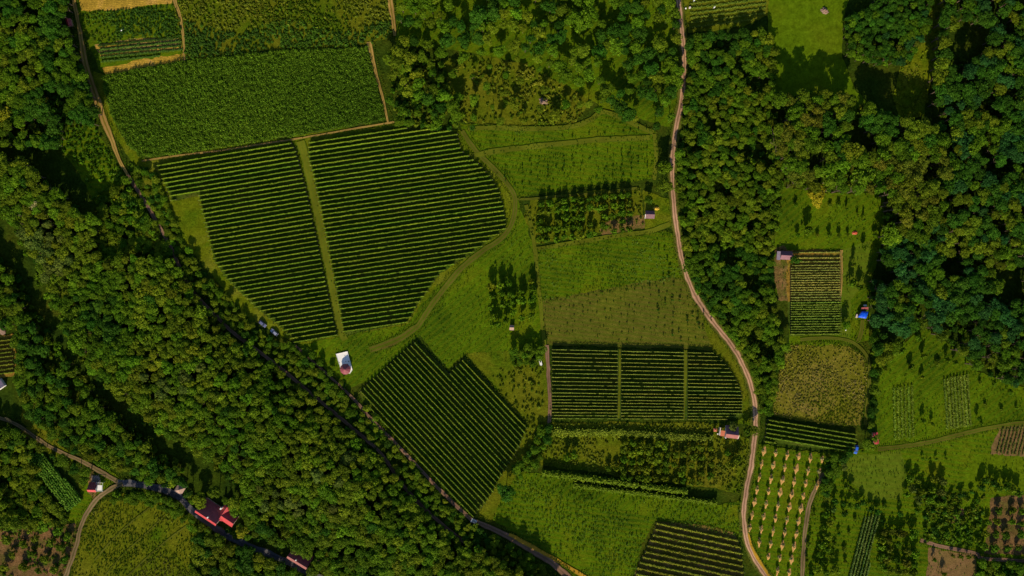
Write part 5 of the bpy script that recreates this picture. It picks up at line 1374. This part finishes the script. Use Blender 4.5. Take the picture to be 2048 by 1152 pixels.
for x, y, R, h, tone, lb in [(1632, 392, 4.4, 11, 'gold', 'golden-leaved tree at the upper edge of the garden clearing'), (1328, 372, 4.2, 9, 'yellow', 'yellow-green tree overhanging the dirt road above the roadside shed'),
        (75, 412, 3.0, 12, 'tan', 'pale dry tree crown in the west wood'), (6, 232, 4.6, 12, 'gold', 'golden-green tree at the photo\'s west edge in the north-west wood'), (4, 120, 3.6, 10, 'yellow', 'yellow-green tree at the west edge near the top corner'),
        (133, 66, 2.6, 7, 'yellow', 'bright yellow-green tree just below the red-roofed shack'), (1330, 335, 3.6, 9, 'fresh', 'fresh green tree right beside the dirt road below the sapling meadow'), (1012, 985, 4.2, 9, 'dark', 'dark tree shading the lower corner of the diagonal vineyard'),
        (1350, 145, 3.0, 7, 'yellow', 'yellow-green tree crown reaching over the dirt road'), (1298, 400, 2.2, 5, 'green', 'green tree just above the roadside shed'), (1590, 520, 2.4, 4.5, 'dark', 'dark bush beside the lilac-roofed shed'),
        (1740, 880, 2.6, 5, 'brown', 'round brownish tree beside the crimson-roofed shed'), (400, 1000, 3.6, 7.5, 'yellow', 'yellow-green tree between the pyramid-roofed hut and the farmhouse'), (485, 1062, 3.4, 8, 'gold', 'golden tree at the end of the bright red farmhouse roof'),
        (430, 985, 3.4, 8.5, 'olive', 'olive tree overhanging the long farmhouse roof'), (470, 1005, 3.4, 9, 'yellow', 'yellow-green tree behind the bright red roof'), (592, 1098, 2.8, 7, 'grey', 'grey-green tree above the pink-eaved house'), (625, 1142, 3.0, 7, 'yellow', 'yellow tree at the lower end of the pink-eaved house'),
        (340, 962, 3.2, 7, 'yellow', 'yellow-green tree just above the pyramid-roofed hut'), (1465, 852, 2.4, 5, 'grey', 'grey-green tree behind the orange and pink house'), (1495, 862, 2.6, 5.5, 'green', 'green tree between the orange and pink house and the road'), (1508, 862, 2.4, 6, 'olive', 'olive tree leaning over the dirt road bend'),
        (945, 256, 1.6, 5.5, 'dark', 'small dark tree at the top corner of the sapling meadow'), (500, 700 - 12, 2.6, 5.5, 'fresh', 'fresh green tree below the two parked cars')]:
    plant('broadleaf_tree', x, y, R, h, CROWN if R > 2.7 else SCROWN, tone, lb, 'tree', 'noteworthy single trees', flat=None)

for nm, poly, sp, rr, hh, tones, where in [
        ('bush', [(1852, 996), (1965, 992), (1958, 1085), (1850, 1082)], 4.2, (0.9, 1.7), (1.8, 3.4), ('green', 'fresh', 'olive', 'dark'), 'on the weedy allotment'),
        ('bush', [(1622, 1020), (1662, 1000), (1690, 1030), (1716, 1040), (1690, 1150), (1612, 1150)], 5.0, (0.8, 1.6), (1.8, 3.8), ('green', 'olive', 'dark'), 'beside the slanting plot'),
        ('bush', [(1762, 1000), (1840, 1005), (1838, 1050), (1760, 1045)], 5.5, (0.9, 1.7), (2.2, 4.2), ('green', 'dark', 'fresh'), 'above the dense bottom orchard'),
        ('bush', [(1760, 700), (1850, 670), (1880, 720), (1870, 760), (1770, 760)], 7.5, (1.0, 2.2), (2.5, 5.0), ('green', 'olive', 'dark'), 'in the meadow above the loose rows'),
        ('bush', [(1950, 745), (2048, 780), (2048, 832), (1960, 850)], 6.5, (0.7, 1.4), (1.2, 2.6), ('green', 'olive', 'fresh'), 'in the meadow beside the rectangular plot')]:
    Q_ = scatter(poly, sp)
    Q_ = sorted([p for p in Q_ if 0 < p[0] < 2048 and 0 < p[1] < 1152], key=lambda p: p[1])
    for i, p in enumerate(Q_):
        tone = tones[rng.integers(len(tones))]; R = rng.uniform(*rr)
        plant(nm, p[0], p[1], R, rng.uniform(*hh), BUSH, tone, f'{"broad" if R > 1.4 else "small"} {TONE[tone]} bush {where}, {nth(i + 1)} counted downwards', 'bush', 'bushes ' + where, flat=0.48)

# saplings in the meadows
sap = []
for j in range(7):
    for i in range(22):
        x = 945 + i * 16.6; y = 322 + j * 9.5 - (x - 945) * 0.095
        if j == 0: y -= 30
        sap.append((x, y, i, j))
keep = inpoly(np.array([(a, b) for a, b, _, _ in sap]), M1P)
for (x, y, i, j), kp in zip(sap, keep):
    if not kp or rng.random() < 0.42: continue
    plant('sapling', x + rng.normal() * 1.5, y + rng.normal() * 1.2, rng.uniform(0.3, 0.6), rng.uniform(0.9, 1.7), SAPL, 'dark', f'{nth(j + 1)} row, {nth(i + 1)} place from the west: small dark sapling in the bright meadow', 'sapling', 'saplings in the bright meadow', flat=0.45)
for j in range(9):
    for i in range(23):
        x = 1086 + i * 15.2 + 3 * (j % 2); y = 606 + j * 16.5 - (x - 1086) * 0.14
        if not inpoly(np.array([(x, y)]), M3P)[0] or y > 684 or rng.random() < 0.3: continue
        big = x > 1290 and rng.random() < 0.35
        plant('sapling', x + rng.normal() * 2, y + rng.normal() * 1.5, rng.uniform(0.3, 0.5) * (1.5 if big else 1), rng.uniform(0.8, 1.3) * (1.7 if big else 1), SAPL, 'dark' if big else 'green', f'{nth(j + 1)} row, {nth(i + 1)} place from the west: small sapling on the harrowed plot', 'sapling', 'saplings on the harrowed plot', flat=0.45)
for i, (x, y) in enumerate([(1318, 498), (1330, 500), (1335, 520), (1340, 535), (1338, 552), (1327, 555), (1345, 600), (1360, 600), (1375, 640), (1398, 655), (1385, 632), (1315, 620)]):
    plant('sapling', x, y, 0.7, 1.9, SAPL, 'dark', f'dark young shrub beside the dirt road meadow, {nth(i + 1)} counted downwards', 'sapling', 'young shrubs beside the dirt road', flat=0.45)

# straw-mulched rows on the lawn
STW = []
for i in range(3):
    r = np.random.default_rng(900 + i)
    v, f = [], []
    n = 16
    v.append((0, 0, 0.42))
    for q_ in (0.35, 0.7, 1.0):
        for j in range(n):
            a = 2 * math.pi * j / n
            w_ = 1 + 0.16 * r.normal()
            # pointed along the row
            v.append((0.92 * q_ * w_ * math.cos(a) * (0.75 + 0.25 * abs(math.cos(a))), (1.1 + 1.9 * max(0, abs(math.sin(a)) - 0.75) * 4 * 0.62) * q_ * w_ * math.sin(a), 0.42 * (1 - q_ ** 2) * (1 + 0.3 * r.normal()) + 0.02))
    for j in range(n): f.append((0, 1 + j, 1 + (j + 1) % n))
    for i_ in range(2):
        for j in range(n):
            a, b = 1 + i_ * n + j, 1 + i_ * n + (j + 1) % n
            f.append((a, a + n, b + n, b))
    STW.append(pymesh('straw_mound', v, f, M['straw']))
for ri in range(6):
    for k in range(12):
        x = 1527.7 + 23.2 * ri - 4.7 * k; y = 902.6 + 3.3 * ri + 25.4 * k
        if not inpoly(np.array([(x, y)]), STRAWP)[0] or y > 1156 or (ri == 5 and k > 2) or (ri == 0 and k > 6): continue
        rz = ang(-4.7, 25.4) + math.pi / 2
        t = empty('straw_mulch', W(x, y, 0.42), rz + rng.normal() * 0.05)
        tag(t, f'straw mulch round a young tree, {nth(ri + 1)} row from the dirt road, {nth(k + 1)} down', 'straw mulch', 'straw mulch on the lawn')
        s_ = mobj('straw_mound', STW[rng.integers(3)], t); s_.scale = (rng.uniform(.85, 1.15), rng.uniform(1.05, 1.3), 1)
        plant('young_tree', x + rng.normal(), y - 1.5, rng.uniform(0.75, 1.0), rng.uniform(2.4, 2.9), YOUNG, 'tan', f'young tan-leaved tree in straw, {nth(ri + 1)} row from the dirt road, {nth(k + 1)} down', 'young tree', 'young trees in straw', flat=0.4)

# ------------------------------------------------------------------ crops and grasses (too many to count)
def blades(seed, n, h, spread, wid, droop):
    r = np.random.default_rng(seed)
    Q, lf = [], []
    for i in range(n):
        a = r.uniform(0, 6.28); d = np.array([math.cos(a), math.sin(a), 0]); s_ = np.array([-d[1], d[0], 0]) * wid * r.uniform(.6, 1.2)
        b = d * spread * 0.15 * r.random(); hh_ = h * r.uniform(.6, 1.1); sp = spread * r.uniform(.5, 1.1)
        m_ = b + d * sp * .45 + np.array([0, 0, hh_ * .8]); e = b + d * sp + np.array([0, 0, hh_ * (1 - droop)])
        Q.append([b - s_ * .6, b + s_ * .6, m_ + s_, m_ - s_]); Q.append([m_ - s_, m_ + s_, e + s_ * .2, e - s_ * .2])
        c = np.clip(r.normal(.5, .2), 0, 1); lf += [c, c]
    return quads_mesh('tuft', np.array(Q), LEAF, lf)
TUFT = [blades(10 + i, 9, 0.55, 0.5, 0.10, 0.35) for i in range(3)]
MAIZEP = [blades(30 + i, 10, 1.8, 0.85, 0.11, 0.35) for i in range(5)]
WEED = [crown_mesh('weed', 50 + i, 7, 6, 0.26, zmin=0.0, spread=0.5, corepts=8) for i in range(4)]

def pts_in(poly, dens, frame=50, avoid=()):
    P = np.array(poly, float); lo = np.maximum(P.min(0), -frame); hi = np.minimum(P.max(0), [2048 + frame, 1152 + frame])
    n = int(np.prod(hi - lo) * S * S * dens)
    C = lo + rng.random((n, 2)) * (hi - lo)
    ok = inpoly(C, poly)
    for a in avoid: ok &= ~inpoly(C, a)
    C = C[ok]
    ok = np.ones(len(C), bool)
    for L, c in ROADS: ok &= distline(C, L[::4]) > c * 0.62
    C = C[ok]
    a, b, c, d = rng.uniform(0, 6.28, 4)
    m_ = np.sin(C[:, 0] * .061 + a) * np.sin(C[:, 1] * .073 + b) + .7 * np.sin(C[:, 0] * .023 - C[:, 1] * .031 + c) + .5 * np.sin(C[:, 0] * .14 + C[:, 1] * .11 + d)
    return C[rng.random(len(C)) < np.clip(0.62 + 0.38 * m_, 0.12, 1)]

def grow(name, label, cat, C, meshes, size, tones, zs=(0.8, 1.2), patch=0.03, z0=0.3):
    n = len(C)
    if n == 0: return
    P = np.stack([(C[:, 0] - 1024) * S, (576 - C[:, 1]) * S, np.full(n, z0)], 1)
    rot = np.zeros((n, 3)); rot[:, 2] = rng.uniform(0, 6.28, n)
    s_ = rng.uniform(size[0], size[1], n)
    scl = np.stack([s_, s_, s_ * rng.uniform(zs[0], zs[1], n)], 1)
    T = np.array(tones, float)
    ph = rng.uniform(0, 6.28, 4)
    m_ = np.sin(C[:, 0] * patch + ph[0]) + np.sin(C[:, 1] * patch * 1.3 + ph[1]) + np.sin((C[:, 0] - C[:, 1]) * patch * 0.8 + ph[2]) + 0.9 * rng.normal(size=n)
    idx = np.clip(((m_ + 3) / 6 * len(T)).astype(int), 0, len(T) - 1)
    ti = T[idx] * np.exp(0.2 * rng.normal(size=(n, 1))) * (1.3 if meshes is WEED else 1.0)
    return stuff(name, label, cat, P, rot, scl, ti, rng.integers(0, len(meshes), n), meshes)

# maize drilled in lines
C = []
d = np.array([1, -0.15]); d /= np.linalg.norm(d); nn = np.array([-d[1], d[0]])
for i in range(-40, 140):
    o_ = np.array([200, 130]) + nn * i * 3.0
    m_ = np.arange(-30, 620, 2.3)
    C.append(o_ + d * (m_ + rng.normal(size=len(m_)) * 0.5)[:, None] + nn * rng.normal(size=(len(m_), 1)) * 0.35)
C = np.concatenate(C)
C = C[inpoly(C, ragged(MAIZE, 1.5))]
grow('maize', 'large field of dark green maize at the top beside the golden track', 'maize', C, MAIZEP, (0.55, 1.25), [(0.085, 0.150, 0.007), (0.112, 0.185, 0.008), (0.15, 0.225, 0.010)], zs=(0.7, 1.25), patch=0.012, z0=0.05)
T_GR = [(0.044, 0.090, 0.003), (0.074, 0.134, 0.004), (0.115, 0.180, 0.012)]
T_YE = [(0.090, 0.125, 0.004), (0.13, 0.155, 0.005), (0.17, 0.175, 0.008)]
T_OL = [(0.066, 0.105, 0.004), (0.105, 0.125, 0.006), (0.14, 0.145, 0.009)]
C = pts_in(WEEDY, 1.5)
grow('weeds', 'tall mixed weeds in the field at the top', 'weeds', C[C[:, 1] < 52 + 12 * np.sin(C[:, 0] * .03)], WEED, (0.35, 0.85), T_OL + [(0.14, 0.155, 0.012)], patch=0.02)
grow('weeds', 'darker green weeds above the maize field', 'weeds', C[C[:, 1] >= 52 + 12 * np.sin(C[:, 0] * .03)], WEED, (0.4, 0.95), [(0.04, 0.08, 0.008), (0.06, 0.115, 0.008), (0.10, 0.13, 0.008)], patch=0.02)
C = pts_in([(164, 26), (345, 12), (362, 60), (364, 76), (290, 76), (190, 88)], 1.6)
grow('vegetable_leaves', 'dense green crop in the upper garden strip', 'crop', C, WEED, (0.35, 0.7), [(0.04, 0.085, 0.008), (0.06, 0.115, 0.008), (0.10, 0.13, 0.008)])
for nm, lb, poly, den, tn, sz in [
        ('meadow_grass', 'bright grass tufts of the sapling meadow', M1P, 0.55, T_GR, (0.5, 1.0)),
        ('meadow_grass', 'grass tufts of the meadow between the vineyards', M4P, 0.35, T_GR + [T_YE[0]], (0.5, 1.0)),
        ('meadow_grass', 'bright flowering grass beside the dirt road', M2P, 0.9, T_GR + [(0.17, 0.24, 0.03)], (0.5, 1.0)),
        ('meadow_grass', 'lush grass of the bottom meadow', M5P, 0.9, T_GR + [(0.12, 0.19, 0.008)], (0.6, 1.3)),
        ('meadow_grass', 'short tufts on the harrowed plot', M3P, 0.25, T_OL, (0.4, 0.8)),
        ('meadow_grass', 'grass of the meadow below the grey track', EAST, 0.3, T_GR + [T_YE[1]], (0.5, 1.0)),
        ('meadow_grass', 'grass of the meadow above the grey track', EAST2, 0.35, T_GR, (0.5, 1.0)),
        ('meadow_grass', 'grass tufts of the garden clearing', GARD, 0.3, T_GR, (0.5, 1.0)),
        ('meadow_grass', 'grass tufts on the straw-rowed lawn', STRAWP, 0.3, T_GR, (0.4, 0.8))]:
    grow(nm, lb, 'grass', pts_in(poly, den, avoid=[V1R, V2P]), TUFT, sz, tn)
for nm, lb, poly, den, tn, sz in [
        ('weeds', 'olive and tan dry plants of the crop field by the east wood', DRYP, 1.9, [(0.12, 0.14, 0.005), (0.18, 0.17, 0.012), (0.25, 0.20, 0.032), (0.29, 0.21, 0.055)], (0.22, 0.5)),
        ('weeds', 'olive weeds of the field inside the road bend', M6P, 1.5, [(0.062, 0.105, 0.004), (0.09, 0.125, 0.005), (0.12, 0.14, 0.007), (0.13, 0.115, 0.018)], (0.2, 0.45)),
        ('weeds', 'yellowish weeds of the olive orchard', O3P, 0.8, T_OL + [(0.17, 0.18, 0.012)], (0.3, 0.7)),
        ('weeds', 'yellowish scrub of the olive clearing', [(880, 120), (960, 110), (1060, 130), (1150, 180), (1175, 228), (1150, 246), (1040, 250), (930, 244), (900, 200)], 0.45, T_OL + [(0.19, 0.18, 0.012)], (0.4, 1.0)),
        ('weeds', 'leafy scrub in the bright wood clearing', CLEAR_W, 0.5, T_GR, (0.5, 1.2)),
        ('weeds', 'low growth between the orchard trees by the roadside shed', O1P, 0.3, T_OL, (0.4, 0.8)),
        ('weeds', 'tall growth on the weedy allotment', [(1850, 990), (1970, 985), (1962, 1030), (1960, 1092), (1846, 1088)], 0.7, T_GR + T_OL, (0.5, 1.2)),
        ('weeds', 'patchy weeds on the red-brown orchard soil', BRN6, 0.25, T_OL + T_GR[:2], (0.5, 1.0)),
        ('weeds', 'yellow tufts of the narrow woodland ride', CLEAR_R, 0.5, T_YE, (0.4, 0.8)),
        ('weeds', 'brushy olive growth beside the maize path', [(782, 100), (880, 95), (905, 180), (930, 244), (890, 260), (800, 246), (780, 200)], 0.7, T_OL + T_GR[:2], (0.4, 1.0)),
        ('undergrowth', 'low scrub beside the diagonal vineyard', [(1088, 730), (1086, 900), (1040, 955), (1054, 850), (1000, 790), (975, 740)], 0.4, T_OL, (0.4, 0.9))]:
    grow(nm, lb, 'weeds', pts_in(poly, den), WEED, sz, tn)
# rough grass along field edges
C = []
for poly in (V1L, V1R, V2P, V3P, MAIZE, M1P, M2P, DRYP, STRAWP, V6P, M6P):
    R_ = ragged(poly, 2.0, 2.6)
    for p in R_:
        C.append(p + rng.normal(size=2) * 2.2)
for L, c in ROADS:
    for s in (-1, 1):
        d_ = np.gradient(L, axis=0); nr_ = unit(np.stack([-d_[:, 1], d_[:, 0]], 1))
        for rep in range(2): C.extend(L + nr_ * s * (c * 0.85 + np.abs(rng.normal(size=(len(L), 1))) * 3))
C = np.array(C)
ok = np.ones(len(C), bool)
for L, c in ROADS: ok &= distline(C, L[::3]) > c * 0.6
grow('rough_grass', 'rough grass along field edges and tracks', 'grass', C[ok], TUFT, (0.5, 1.0), T_OL + T_YE[:2] + T_GR[:2], z0=0.28)
print('TREES', len(TREES), 'rest', len(rest), 'objects', len(bpy.data.objects))
